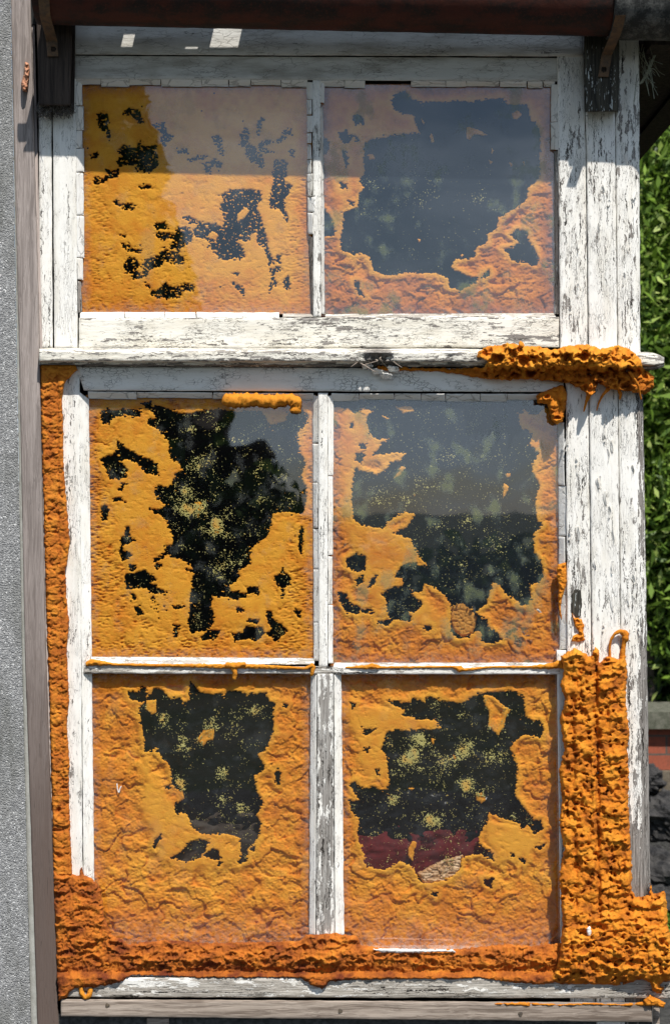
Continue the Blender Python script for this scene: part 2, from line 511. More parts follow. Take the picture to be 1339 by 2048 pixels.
def leaf_mat(name, c0, c1, c2):
    t = NT(name)
    r = t.attr('tone')
    c = t.mix(t.rng(r, 0, .6, smooth=False), c0, c1)
    c = t.mix(t.rng(r, .6, 1, smooth=False), c, c2)
    b = t.bsdf(c, .5, None, .4)
    tl = t.n('ShaderNodeBsdfTranslucent'); t.put(tl.inputs[0], c)
    m = t.n('ShaderNodeMixShader'); m.inputs[0].default_value = .3; t.lk(b, m.inputs[1]); t.lk(tl.outputs[0], m.inputs[2])
    return t.done(m.outputs[0])

M = {}
M['pv'] = paint_mat('peeling_white_paint_upright', 'v', -.01, 1.0)
M['pv2'] = paint_mat('peeling_white_paint_post', 'v', .042, 1.2, fiss=1.15, fine=1.6, stain_amt=.45, cellsz=(3.2, 38))
M['ph'] = paint_mat('peeling_white_paint_rail', 'h', -.03, 1.1, cellsz=(4.5, 15), stain_amt=.5, ck=.8)
M['ph_worn'] = paint_mat('worn_cream_paint_rail', 'h', .025, 1.3, white=(.80, .765, .68), stain=(.62, .56, .44), cellsz=(3.2, 20), fiss=.8, ck=.8)
M['ph_fine'] = paint_mat('crazed_white_paint', 'h', -.12, 1.6, cellsz=(5.5, 13), fiss=.25, fine=.35, stain_amt=.35, ck=.8)
M['head'] = paint_mat('grimy_white_paint', 'h', -.07, 1.0, white=(.60, .59, .55), stain=(.30, .275, .23), stain_amt=.8, cellsz=(7, 26), fiss=.6, fine=.6, ck=.5)
M['putty'] = paint_mat('brittle_putty', 'v', -.08, 1.4, white=(.74, .73, .70), cellsz=(16, 40), ck=.5, fiss=.2, fine=.3)
M['puttyh'] = paint_mat('brittle_putty_rail', 'h', -.08, 1.4, white=(.72, .71, .68), cellsz=(16, 40), ck=.5, fiss=.2, fine=.3)
M['muntin'] = paint_mat('bare_muntin_paint', 'v', .10, .8, wood_a=(.40, .38, .35), wood_b=(.20, .18, .16))
M['sill'] = paint_mat('weathered_sill_paint', 'h', .19, .8, wood_a=(.56, .52, .46), wood_b=(.27, .24, .20))
M['wood_post'] = wood_mat('aged_timber_post', (.36, .31, .285), (.19, .16, .145), dark_end=(.12, .085, .07))
M['wood_low'] = wood_mat('brown_grey_timber', (.42, .35, .29), (.15, .115, .09), 'h')
M['block'] = wood_mat('dark_stained_timber', (.070, .052, .042), (.025, .019, .016))
M['block2'] = wood_mat('dark_timber_white_flecks', (.075, .068, .052), (.022, .02, .017), speck=.5, speck_col=(.5, .52, .5))
M['foam_in'] = foam_mat('cured_foam_behind_glass', (.76, .36, .034), (.64, .215, .016), (.36, .095, .014), .75, .75, .55)
M['foam_out'] = foam_mat('weathered_orange_foam', (.68, .29, .028), (.55, .175, .014), (.17, .038, .010), 1.0, .95, .75)
M['foam_red'] = foam_mat('red_orange_aged_foam', (.60, .225, .025), (.43, .125, .016), (.13, .028, .010), 1.0, .95, .75)
M['speck'] = foam_mat('thin_foam_smears', (.50, .45, .17), (.42, .36, .12), (.60, .36, .08), .4, .8, 1.2)
M['glass'] = glass_mat('old_window_glass', .10, .015)
M['glass_hazy'] = glass_mat('hazy_window_glass', .30, .12, (.26, .30, .17), (.27, .34, .42))  # bluish dust tint paints in sky reflection; olive film is grime and reflected mottle
M['glass_low'] = glass_mat('low_window_glass', .04, .008)
M['roughcast'] = roughcast_mat('roughcast_render')
M['rust'] = rust_mat('rusty_iron')
M['dark'] = simple_mat('dark_interior', (.012, .013, .014), (.022, .022, .022), 80, .9)
M['strap'] = simple_mat('rusted_strap', (.16, .09, .045), (.07, .05, .035), 12, .7, .6)
M['cement'] = simple_mat('cement_edge', (.30, .30, .27), (.40, .40, .37), 30, .9)
M['iron_grey'] = simple_mat('lichened_grey_iron', (.022, .023, .022), (.13, .13, .12), 26, .8, .6, lo=.42, hi=.66)

# ------------------------------------------------------------------ the setting
t = NT('ground_mix'); C = t.coord()
a = t.noise(t.sc(C, (1/900,)*3), 1, 5); b = t.noise(t.sc(C, (1/14,)*3), 1, 4, .7)
M['ground'] = t.done(t.bsdf(t.mix(t.rng(t.math('ADD', t.math('MULTIPLY', a, .5), t.math('MULTIPLY', b, .5)), .4, .6), (.022, .034, .012), (.06, .058, .042)), .95, t.bump(b, .8, .01)))
tag(mk('ground', [(-1500, -1500, 0), (1500, -1500, 0), (1500, 1500, 0), (-1500, 1500, 0)], [(0, 1, 2, 3)], M['ground']), kind='structure')
mpath = simple_mat('dark_gravel_path', (.030, .030, .028), (.085, .083, .078), 20, .95, .9, .006)
tag(mk('gravel_path', [(-4, -5, .004), (3.4, -5, .004), (3.4, 1.9, .004), (-4, 1.9, .004)], [(0, 1, 2, 3)], mpath), kind='structure')

# grey roughcast wall on the left, with its pale cement lip
GW = empty('rendered_wall', PT(-300, 2500, 20), 'grey roughcast wall running down the left edge beside the timber post', 'wall')
ys = np.linspace(-500, 2520, 400)
edge = np.interp(ys, [-500, 0, 600, 1300, 2048, 2520], [0, 22, 32, 44, 62, 74])
uu = np.linspace(0, 1, 60)
U, Yg = np.meshgrid(uu, ys)
E_ = np.repeat(edge[:, None], 60, 1)
Xg = E_ - (1-U)**2*1400
Dg = 22 + .9*fbm(Xg/4, Yg/4, 3, 2)
Xg = Xg + (U > .99)*1.6*fbm(Yg/9, 0*Yg, 5, 3)
grid('roughcast', Xg, Yg, Dg, None, -200, M['roughcast'], GW)
edge2 = np.interp(ys, [-500, 0, 600, 1300, 2048, 2520], [8, 31, 46, 62, 86, 100])
U, Yg = np.meshgrid(np.linspace(0, 1, 4), ys)
Xg = (edge[:, None]+.5)*(1-U) + U*edge2[:, None] + (U < .1)*0
grid('cement_edge', Xg, Yg, 14+1*fbm(Xg/9, Yg/9, 2, 3), None, -100, M['cement'], GW)

# timber post between wall and window
TP = empty('timber_post', PT(90, 2500, 10), 'upright greyish brown timber post between the roughcast wall and the window', 'post')
ysp = np.arange(-300, 2500, 6.0); usp = np.concatenate([[0, .03], np.linspace(.08, .92, 10), [.97, 1]])
U, Yg = np.meshgrid(usp, ysp)
pl = np.interp(Yg, [-300, 0, 640, 1300, 2048, 2500], [15, 22, 37, 50, 75, 90]); pr = np.interp(Yg, [-300, 0, 640, 1300, 2048, 2500], [55, 62, 78, 92, 118, 134])
Xg = pl*(1-U)+pr*U + .8*fbm(Yg/40, U*2, 5, 4)*np.abs(2*U-1)
Dg = 18 + .9*fbm(Xg/6, Yg/80, 6, 3) - np.where((U == 0) | (U == 1), 3, 0) - np.where((U == .03) | (U == .97), .7, 0)
grid('timber', Xg, Yg, Dg, None, -60, M['wood_post'], TP, {'wear': .9*sst(900, 1800, Yg)})
grid('edge_strip', np.where(U < .5, pr+.5, pr+6)+0*U, Yg, 7+0*U-(U == 1)*2, (Yg > 40) & (Yg < 1900), -40, M['wood_post'], TP)
nf = psd  # short name kept for reading

# ------------------------------------------------------------------ window
WIN = empty('timber_window', PT(650, 2040, 0), 'old white timber window with six panes, paint flaking, orange foam behind its glass', 'window')
US = empty('upper_sash', PT(630, 700, 0), parent=WIN)
LS = empty('lower_sash', PT(650, 1950, 0), parent=WIN)
def W0(X, Y): return 0*X

# head boards
board('head_board', [(146, 40), (1164, 50), (1164, 113), (146, 109)], 12, 40, M['head'], WIN, 11, 1.0, .5, 6, grain='h',
      wear=lambda X, Y: .0*X)
# upper sash
board('top_rail', [(148, 111.5), (1116, 116), (1116, 163), (148, 158)], 5, 45, M['head'], US, 12, .8, .4, 6, grain='h')
board('stile', [(77, 60), (102.5, 60), (106, 696), (80, 696)], 3, 40, M['pv'], US, 13, 1.0, .8, 5, wear=lambda X, Y: -.01+.03*sst(200, 450, Y))
board('stile', [(105, 60), (151, 60), (156, 696), (109, 696)], 3.5, 40, M['pv'], US, 14, .8, .8, 5)
board('bottom_rail', [(158, 636), (1117, 634), (1117, 694), (158, 698)], 6, 45, M['ph_worn'], US, 15, 1.6, 1.0, 5, grain='h',
      wear=lambda X, Y: .03+.16*sst(640, 632, Y)+.12*np.exp(-((X-640)/40)**2-((Y-645)/8)**2)+.16*np.exp(-((X-1060)/80)**2-((Y-678)/7)**2))
board('muntin', [(625, 160), (641, 160), (642, 634), (626, 634)], 4, 26, M['pv'], US, 16, 1.0, .6, 4, wear=lambda X, Y: .03+0*X)

def putty(segs, d0, d1, axis, parent, seed, gap=1.2, mat=None, wob=1.4, wear=0.0):
    """brittle putty in broken lengths; depth runs d0->d1 across its width"""
    for i, q in enumerate(segs):
        if axis == 'u': fn = lambda U, V, X, Y: U*(d1-d0)
        else: fn = lambda U, V, X, Y: V*(d1-d0)
        board('putty', q, d0, 12, mat or M['putty'], parent, seed+i*3, wob, .7, 3.5, fn, wear=lambda X, Y: wear+0*X, grain='v' if axis == 'u' else 'h', rnd=1.0)
rs = random.Random(4)
def split_h(x0, x1, yf, h, lens, skip=(), jag=2.6):
    out = []; x = x0
    while x < x1-8:
        l = rs.uniform(*lens); e = min(x1, x+l)
        if not any(a < (x+e)/2 < b for a, b in skip):
            j = rs.uniform(-jag, jag)
            out.append([(x, yf(x)), (e-1.3, yf(e)), (e-1.3+rs.uniform(-1, 1), yf(e)+h+j), (x+rs.uniform(-1, 1), yf(x)+h+j)])
        x = e + rs.uniform(-1.1, .8)
    return out
def split_v(y0, y1, xf, wd, lens, skip=(), jag=2.6):
    out = []; y = y0
    while y < y1-8:
        l = rs.uniform(*lens); e = min(y1, y+l)
        if not any(a < (y+e)/2 < b for a, b in skip):
            j = rs.uniform(-jag, jag)
            out.append([(xf(y), y), (xf(y)+wd+j, y+rs.uniform(-1, 1)), (xf(e)+wd+j, e-1.3+rs.uniform(-1, 1)), (xf(e), e-1.3)])
        y = e
    return out
lin = lambda a, b, va, vb: (lambda q: va+(vb-va)*(q-a)/(b-a))
putty(split_h(152, 622, lin(152, 622, 157, 159.5), 14, (40, 85)), 4, -9, 'v', US, 20, mat=M['puttyh'])
putty(split_h(640, 1110, lin(640, 1110, 161, 163), 13, (30, 70), skip=((718, 800),)), 4, -9, 'v', US, 40, mat=M['puttyh'])
putty(split_v(163, 470, lin(160, 560, 613, 616), 11, (20, 60)), -5, 6, 'u', US, 60, wob=2.5)
putty([[(637, 160), (649, 164), (648, 206), (638, 204)]], 5, -4, 'u', US, 70)
putty([[(641, 215), (646, 215), (650, 628), (643, 628)]], 3, -12, 'u', US, 71, wear=.1)
putty([[(616, 474), (624, 474), (626, 628), (621, 628)]], -13, 2, 'u', US, 72, mat=M['muntin'], wear=.25)
putty(split_v(164, 560, lin(164, 560, 151.5, 155), 14, (35, 90)), 4, -9, 'u', US, 80)
putty([[(156, 562), (163, 564), (165, 622), (157, 626)]], 3, -10, 'u', US, 95, mat=M['muntin'], wear=.2)
putty(split_h(160, 560, lin(160, 560, 624, 625), 10, (50, 95)), -9, 5, 'v', US, 100, mat=M['puttyh'])
putty([[(565, 627), (626, 628), (626, 634), (565, 634)]], -9, 4, 'v', US, 110, mat=M['sill'], wear=.1)
putty([[(650, 628), (1106, 626), (1112, 635), (650, 636)]], -12, 4, 'v', US, 112, mat=M['sill'], wear=.02)
putty(split_v(168, 300, lin(168, 300, 1101, 1100), 13, (60, 90)), -4, 9, 'u', US, 115)
putty([[(1106, 302), (1115, 302), (1117, 628), (1107, 628)]], -12, 4, 'u', US, 120, mat=M['muntin'], wear=.12)

# lower sash
board('top_rail', [(152, 733), (1126, 738), (1126, 784), (168, 781)], 4, 45, M['ph_fine'], LS, 130, .8, .4, 6, grain='h',
      wear=lambda X, Y: .12*sst(1010, 1090, X)*sst(760, 745, Y))
board('stile', [(104, 736), (160, 736), (166, 1850), (118, 1850)], 3, 45, M['pv'], LS, 131, 1.4, .9, 5,
      wear=lambda X, Y: .05*sst(1150, 1350, Y)*sst(1700, 1500, Y)+.05*sst(148, 140, X))
board('inner_bevel', [(159, 784), (178, 798), (190, 1850), (168, 1850)], 2.5, 16, M['pv'], LS, 132, 1.4, .5, 5, dfn=lambda U, V, X, Y: -13*U,
      wear=lambda X, Y: -.05+.16*sst(1230, 1330, Y)*sst(1420, 1330, Y))
putty(split_h(176, 628, lin(176, 628, 783, 787), 13, (90, 160)), 3, -10, 'v', LS, 134, mat=M['puttyh'])
putty(split_h(662, 1078, lin(662, 1078, 787, 788), 14, (45, 75)), 3, -10, 'v', LS, 140, mat=M['puttyh'])
board('muntin', [(636, 786), (655, 786), (655, 1334), (637, 1334)], 4, 28, M['pv'], LS, 150, .8, .5, 4, wear=lambda X, Y: 0*X-.02)
putty(split_v(792, 1322, lin(792, 1322, 625, 627), 11.5, (55, 130)), -9, 3, 'u', LS, 151, mat=M['pv'])
putty(split_v(792, 1328, lin(792, 1328, 655.5, 656), 10.5, (90, 180)), 3, -9, 'u', LS, 160, mat=M['pv'])
board('glazing_bar', [(168, 1330), (1120, 1336), (1120, 1349), (168, 1347)], 4, 28, M['sill'], LS, 170, 1.2, .6, 5, grain='h',
      wear=lambda X, Y: -.12*sst(650, 670, X))
putty([[(182, 1313), (628, 1316), (628, 1329), (180, 1329)]], -13, 3, 'v', LS, 171, mat=M['sill'], wear=-.05)
putty([[(668, 1325), (1118, 1325), (1118, 1335), (666, 1335)]], -13, 3, 'v', LS, 173, mat=M['sill'], wear=-.08)
board('muntin', [(634, 1347), (666, 1347), (668, 1880), (632, 1880)], 4.5, 30, M['muntin'], LS, 180, .8, .8, 4, wear=lambda X, Y: .03+.10*sst(638, 645, X)*sst(664, 658, X)+.0*Y)
putty([[(621, 1348), (633, 1349), (631, 1870), (618, 1870)]], -9, 3, 'u', LS, 183, mat=M['pv'], wear=.02)
putty([[(667.5, 1349), (682, 1349), (688, 1870), (669.5, 1870)]], 3, -8, 'u', LS, 185, mat=M['pv'], wear=-.12)
putty(split_v(845, 1300, lin(845, 1300, 1114, 1118), 15, (90, 150)), -9, 5, 'u', LS, 188, mat=M['puttyh'], wear=-.02)
board('bottom_rail', [(112, 1895), (1300, 1900), (1300, 1957), (118, 1957)], 3, 45, M['ph_fine'], LS, 195, .8, .5, 6, grain='h')
board('stile', [(1112, 1300), (1134, 1300), (1140, 1900), (1120, 1900)], 3, 40, M['pv'], LS, 196, .8, .5, 6)

# drip ledge between the two sashes
xs = np.arange(79, 1328, 4.0)
prof = [(4, 696), (36, 700), (42, 702), (44.5, 704), (45, 707), (45, 719), (44, 721), (40, 722.5), (28, 723.5), (26, 725), (26, 729), (12, 730), (10, 733)]
pd = np.array([p[0] for p in prof], float); py_ = np.array([p[1] for p in prof], float)
tt = np.linspace(0, len(prof)-1, 61)
dd = np.interp(tt, range(len(prof)), pd); yy = np.interp(tt, range(len(prof)), py_)
Xg, Dg = np.meshgrid(xs, dd); _, Yg = np.meshgrid(xs, yy)
slope = np.interp(Xg, [79, 900, 1328], [0, 1, 9])
Yg = Yg + slope + 1.0*fbm(Xg/25, Yg/9, 31, 4)
endr = np.clip((Xg-1290)/38, 0, 1)
Yg = 724 + (Yg-724)*(1-.55*endr**2)
Dg = Dg*(1-.15*endr**2) + 1.3*fbm(Xg/30, Yg/6, 33, 4)
chip = np.exp(-((Xg-755)/30)**2)*1.0 + np.exp(-((Xg-900)/12)**2)*.3
Dg = Dg - chip*14*sst(704, 716, Yg)*(1+fbm(Xg/7, Yg/7, 3, 2)) 
grid('drip_ledge', Xg, Yg, Dg, None, 1.0, M['ph_worn'], WIN, {'wear': .075+.2*chip+.12*sst(724, 729, Yg-slope)+.10*endr})

# sills
board('sill_board', [(148, 1955), (1350, 1955), (1352, 1997), (132, 1994)], 26, 66, M['sill'], WIN, 200, 1.4, 1.2, 5, grain='h',
      wear=lambda X, Y: .06-.12*sst(1985, 1965, Y)*sst(700, 300, X)+.06*sst(1000, 1200, X))
board('lower_rail', [(122, 1998), (1301, 2005), (1303, 2044), (122, 2033)], 31, 66, M['wood_low'], WIN, 205, 1.2, 1.0, 5, grain='h')
board('lower_rail', [(1305, 2009), (1318, 2009), (1320, 2400), (1307, 2400)], 10, 50, M['wood_low'], WIN, 206, .8, .6, 5)

# ------------------------------------------------------------------ corner post
CP = empty('corner_post', PT(1200, 2400, 10), 'thick white corner post right of the window, three boards with flaking paint', 'post')
def pxs(pts): 
    a = np.array(pts, float); return lambda y: np.interp(y, a[:,0], a[:,1])
eA = pxs([(40, 1112), (120, 1113), (700, 1119), (740, 1130), (1300, 1133), (1960, 1138), (2420, 1146)])
sAB = pxs([(40, 1167), (300, 1171), (1200, 1181), (1960, 1190), (2420, 1195)])
sBC = pxs([(40, 1227), (300, 1229.5), (1200, 1239), (1960, 1248), (2420, 1253)])
eC = pxs([(40, 1276), (240, 1277), (700, 1279), (760, 1284), (1400, 1294), (1960, 1302), (2420, 1308)])
def post_board(name, l, r, d, seed, mat, wear, prof_=None, y0=50, y1=2420):
    ys = np.arange(y0, y1, 5.0); us = np.concatenate([[0, .03], np.linspace(.07, .93, 12), [.97, 1]])
    U, Y = np.meshgrid(us, ys)
    X = l(Y)*(1-U)+r(Y)*U
    X = X + (2.2*fbm(Y/46, 0*U+seed, seed, 5, .65)+.2)*np.abs(2*U-1)**3*np.where(U > .5, 1, -.7)
    D = d + .8*fbm(X/5, Y/70, seed+2, 3)
    if prof_: D = D + prof_(U)
    D = np.where((U == 0) | (U == 1), D-3, D); D = np.where((U == .03) | (U == .97), D-.6, D)
    return grid(name, X, Y, D, None, -60, mat, CP, {'wear': wear(X, Y)})
g_ = lambda v, c, s: np.exp(-((v-c)/s)**2)
post_board('board', eA, lambda y: sAB(y)-.5, 10, 301, M['pv2'], lambda X, Y: -.01+.22*g_(X, 1152, 9)*g_(Y, 1205, 32)+.10*sst(1122, 1116, X)*sst(300, 340, Y)*sst(720, 600, Y)+.03*g_(Y, 1000, 300))
post_board('board', lambda y: sAB(y)+.6, lambda y: sBC(y)-.6, 15, 302, M['pv2'], lambda X, Y: -.03+.05*g_(Y, 360, 60))
post_board('board', lambda y: sBC(y)+.6, eC, 12, 303, M['pv2'],
           lambda X, Y: .0+.20*sst(1268, 1276, X-(Y-740)*.012)*sst(735, 800, Y)*(1-.8*g_(Y, 1180, 90))+.15*sst(1280, 1420, Y)*sst(-.9, 1.2, fbm(X/12, Y/120, 9, 2))+.22*sst(1600, 1720, Y)+.05*g_(Y, 250, 120),
           lambda U: -9*np.clip((U-.55)/.45, 0, 1)**2)
boxes('backing', [(.46, .602, .035, .16, 0, 2.46)], M['dark'], CP)

# ------------------------------------------------------------------ bracket blocks, gutter, straps
def block(label, q, d, mat, seed, parts=True):
    x0 = q[0][0]; T = empty('bracket_block', PT((q[2][0]+q[3][0])/2, q[2][1], d-30), label, 'bracket block', 'dark timber blocks under the gutter')
    board('block', q, d, d-6, mat, T, seed, .8, .8, 4)
    return T
LB = block('dark brown timber block at the upper left corner under the gutter', [(72, -20), (147, -20), (141, 211), (78, 211)], 55, M['block'], 401)
board('side_fillet', [(143, -20), (152, -20), (149, 226), (140, 215)], 30, 24, M['block'], LB, 402, .5, .3, 5)
RB = block('dark timber block with white paint flecks at the upper right on the corner post', [(1166, 20), (1238, 20), (1236, 224), (1170, 224)], 58, M['block2'], 403)

def strap(label, pts, wd, d_list, seed):
    """flat iron strap: ribbon through px points with per-point depth"""
    T = empty('gutter_strap', PT(pts[-1][0], pts[-1][1], d_list[-1]), label, 'strap', 'iron straps holding the gutter')
    P_ = np.array(pts, float); dl = np.array(d_list, float)
    s = np.concatenate([[0], np.cumsum(np.hypot(np.diff(P_[:,0]), np.diff(P_[:,1])))])
    v = np.linspace(0, s[-1], 60)
    cx = np.interp(v, s, P_[:,0]); cy = np.interp(v, s, P_[:,1]); dd = np.interp(v, s, dl)
    U, _ = np.meshgrid(np.linspace(-.5, .5, 14), v)
    X = cx[:,None]+U*wd; Y = cy[:,None]+0*U; D = dd[:,None]+0*U
    hx, hy = pts[-1][0]+1, pts[-1][1]-15
    keep = np.hypot(X-hx, Y-hy) > 4.2
    grid('strap', X, Y, D, keep, D-3.5, M['strap'], T)
    th = np.linspace(0, 2*np.pi, 12, endpoint=False)
    hd = [PT(hx+3.4*math.cos(a), hy+3.4*math.sin(a), d_list[-1]-2) for a in th]
    mk('nail', [tuple(float(c) for c in p) for p in hd], [tuple(range(12))], simple_mat('nail_iron_%d' % seed, (.02, .015, .012), (.05, .03, .02), 6), T)
strap('iron strap with a nail hole on the left brown block', [(86, -30), (90, 30), (104, 82), (106, 113)], 22, [190, 150, 62, 60], 1)
strap('bent ochre iron strap on the right flecked block', [(1240, 30), (1232, 64), (1212, 110), (1205, 154)], 21, [190, 150, 66, 62], 2)

def halfpipe(name, x0, x1, yb0, yb1, r, dc, mat, parent, seed, a0=-95, a1=100, lip=0):
    xs = np.arange(x0, x1, 6.0); an = np.radians(np.linspace(a0, a1, 40))
    Xg, A = np.meshgrid(xs, an)
    # (outside surface) angle 0 = straight down, positive = towards the viewer
    yb = np.interp(Xg, [x0, x1], [yb0, yb1])
    rr = r + .8*fbm(Xg/40, A*3, seed, 3)
    D = dc + rr*np.sin(A); zz = rr*np.cos(A)
    # heights are real: convert the photographed bottom line at depth dc into metres
    f = (DIST-dc/1000)/DIST
    Zb = EYE + (1024-yb)/1000*f
    Z = Zb + (r-zz)/1000
    X = (Xg-669.5)/1000*f
    V = np.stack([X.ravel(), (-D/1000).ravel(), Z.ravel()], 1)
    n0, n1 = X.shape; idx = np.arange(n0*n1).reshape(n0, n1)
    F = np.stack([idx[:-1,:-1].ravel(), idx[1:,:-1].ravel(), idx[1:,1:].ravel(), idx[:-1,1:].ravel()], 1)
    o = mk(name, V, F, mat, parent)
    s = o.modifiers.new('thick', 'SOLIDIFY'); s.thickness = .004; s.offset = -1
    return o
GT = empty('iron_gutter', PT(650, 40, 110), 'rusty dark red half-round iron gutter across the top of the window', 'gutter')
halfpipe('trough', 74, 1226, 42, 66, 62, 112, M['rust'], GT, 3, a0=-58)
halfpipe('socket', 1216, 1420, 72, 76, 68, 112, M['iron_grey'], GT, 5)

RF = empty('roof_eave', PT(700, -80, 60), 'dark underside of the roof eave above and right of the corner post', 'roof')
z45 = EYE+.982
boxes('fascia', [(-.64, .60, -.010, .03, z45-.01, z45+.22)], M['dark'], RF)
# weathered soffit boards; three unseen holes added to drop sun patches on the head
SOF = [(245, 262, 92, 120), (368, 392, 117, 124), (428, 472, 64, 121)]
zs = (z45+.13-EYE)*1000
Hs = []
for (a_, b_, c_, d_) in SOF:
    e0 = (c_-1024+zs)/1.58; e1 = (d_-1024+zs)/1.58
    Hs.append((a_+.36*e0, b_+.36*e1, e0, e1))
L = [(-.52, .86, -.02, .6, z45+.13, z45+.134)]
xprev = -520.0
for (a_, b_, e0, e1) in Hs:
    xa, xb = a_-669.5, b_-669.5
    L.append((xprev/1000, xa/1000, -.16, -.02, z45+.13, z45+.134))
    L.append((xa/1000, xb/1000, -e0/1000, -.02, z45+.13, z45+.134)); L.append((xa/1000, xb/1000, -.16, -e1/1000, z45+.13, z45+.134))
    xprev = xb
L.append((xprev/1000, .86, -.16, -.02, z45+.13, z45+.134))
boxes('front_soffit', L, M['block'], RF)
boxes('side_soffit', [(.625, .80, -.03, 1.6, EYE+.925, EYE+.96), (.74, .785, -.03, 1.6, EYE+.915, EYE+1.10)], M['block'], RF)
boxes('wall_plate', [(.60, .64, .03, 1.7, EYE+.90, EYE+1.1)], M['block'], RF)

# side and back of the little building
HB = empty('shed_wall', (0, .8, 0), 'dark inner walls seen through the clear parts of the glass', 'wall')
boxes('side_wall', [(.56, .60, .17, 2.0, 0, 2.46), (-.62, -.58, .05, 2.0, 0, 2.46)], M['dark'], HB)
boxes('back_wall', [(-.62, .60, 1.6, 1.66, 0, 2.46)], M['dark'], HB)
boxes('ceiling_board', [(-.62, .60, .035, 1.62, 2.462, 2.50)], M['dark'], HB)
boxes('floor_board', [(-.62, .60, .04, 1.62, .02, .05)], M['dark'], HB)
mund = simple_mat('rough_dark_render', (.05, .05, .048), (.13, .13, .125), 10, .9, .9, .004)
UW = tag(boxes('under_wall', [(-.60, .63, -.012, .035, 0, EYE-1.0)], mund), 'dark grey rough wall just visible below the bottom rail', 'wall')
board('timber_stub', [(294, 2036), (338, 2036), (340, 2300), (296, 2300)], 18, 30, M['wood_low'], None, 210, .8, .6, 5)
tag(bpy.data.objects['timber_stub'], 'short grey timber upright below the bottom rail at lower left', 'timber')

# ------------------------------------------------------------------ panes of glass
GD = -12.0
RECT = {
 1: [(160, 168), (620, 168), (622, 628), (162, 628)],
 2: [(642, 168), (1106, 170), (1110, 632), (644, 632)],
 3: [(172, 790), (630, 790), (632, 1320), (178, 1320)],
 4: [(660, 790), (1120, 790), (1124, 1332), (662, 1332)],
 5: [(178, 1342), (624, 1342), (622, 1900), (186, 1900)],
 6: [(676, 1342), (1126, 1342), (1130, 1905), (682, 1905)]}
for k, par, mt in ((1, US, 'glass'), (2, US, 'glass_hazy'), (3, LS, 'glass'), (4, LS, 'glass_hazy'), (5, LS, 'glass_low'), (6, LS, 'glass_low')):
    q = RECT[k]
    us = np.linspace(0, 1, 40); U, V_ = np.meshgrid(us, us)
    X = (q[0][0]*(1-U)+q[1][0]*U)*(1-V_) + (q[3][0]*(1-U)+q[2][0]*U)*V_
    Y = q[0][1]*(1-V_) + q[2][1]*V_
    ed = np.minimum(np.minimum(U, 1-U), np.minimum(V_, 1-V_))
    e = .30*sst(.045, .0, ed)+(.20*sst(.17, .0, 1-V_) if k > 4 else .0)
    x, y, z = PT(X, Y, GD+0*X)
    idx = np.arange(1600).reshape(40, 40)
    F = np.stack([idx[1:,:-1].ravel(), idx[1:,1:].ravel(), idx[:-1,1:].ravel(), idx[:-1,:-1].ravel()], 1)
    mk('glass_pane', np.stack([x.ravel(), y.ravel(), z.ravel()], 1), F, M[mt], par, {'edge': e.ravel()})

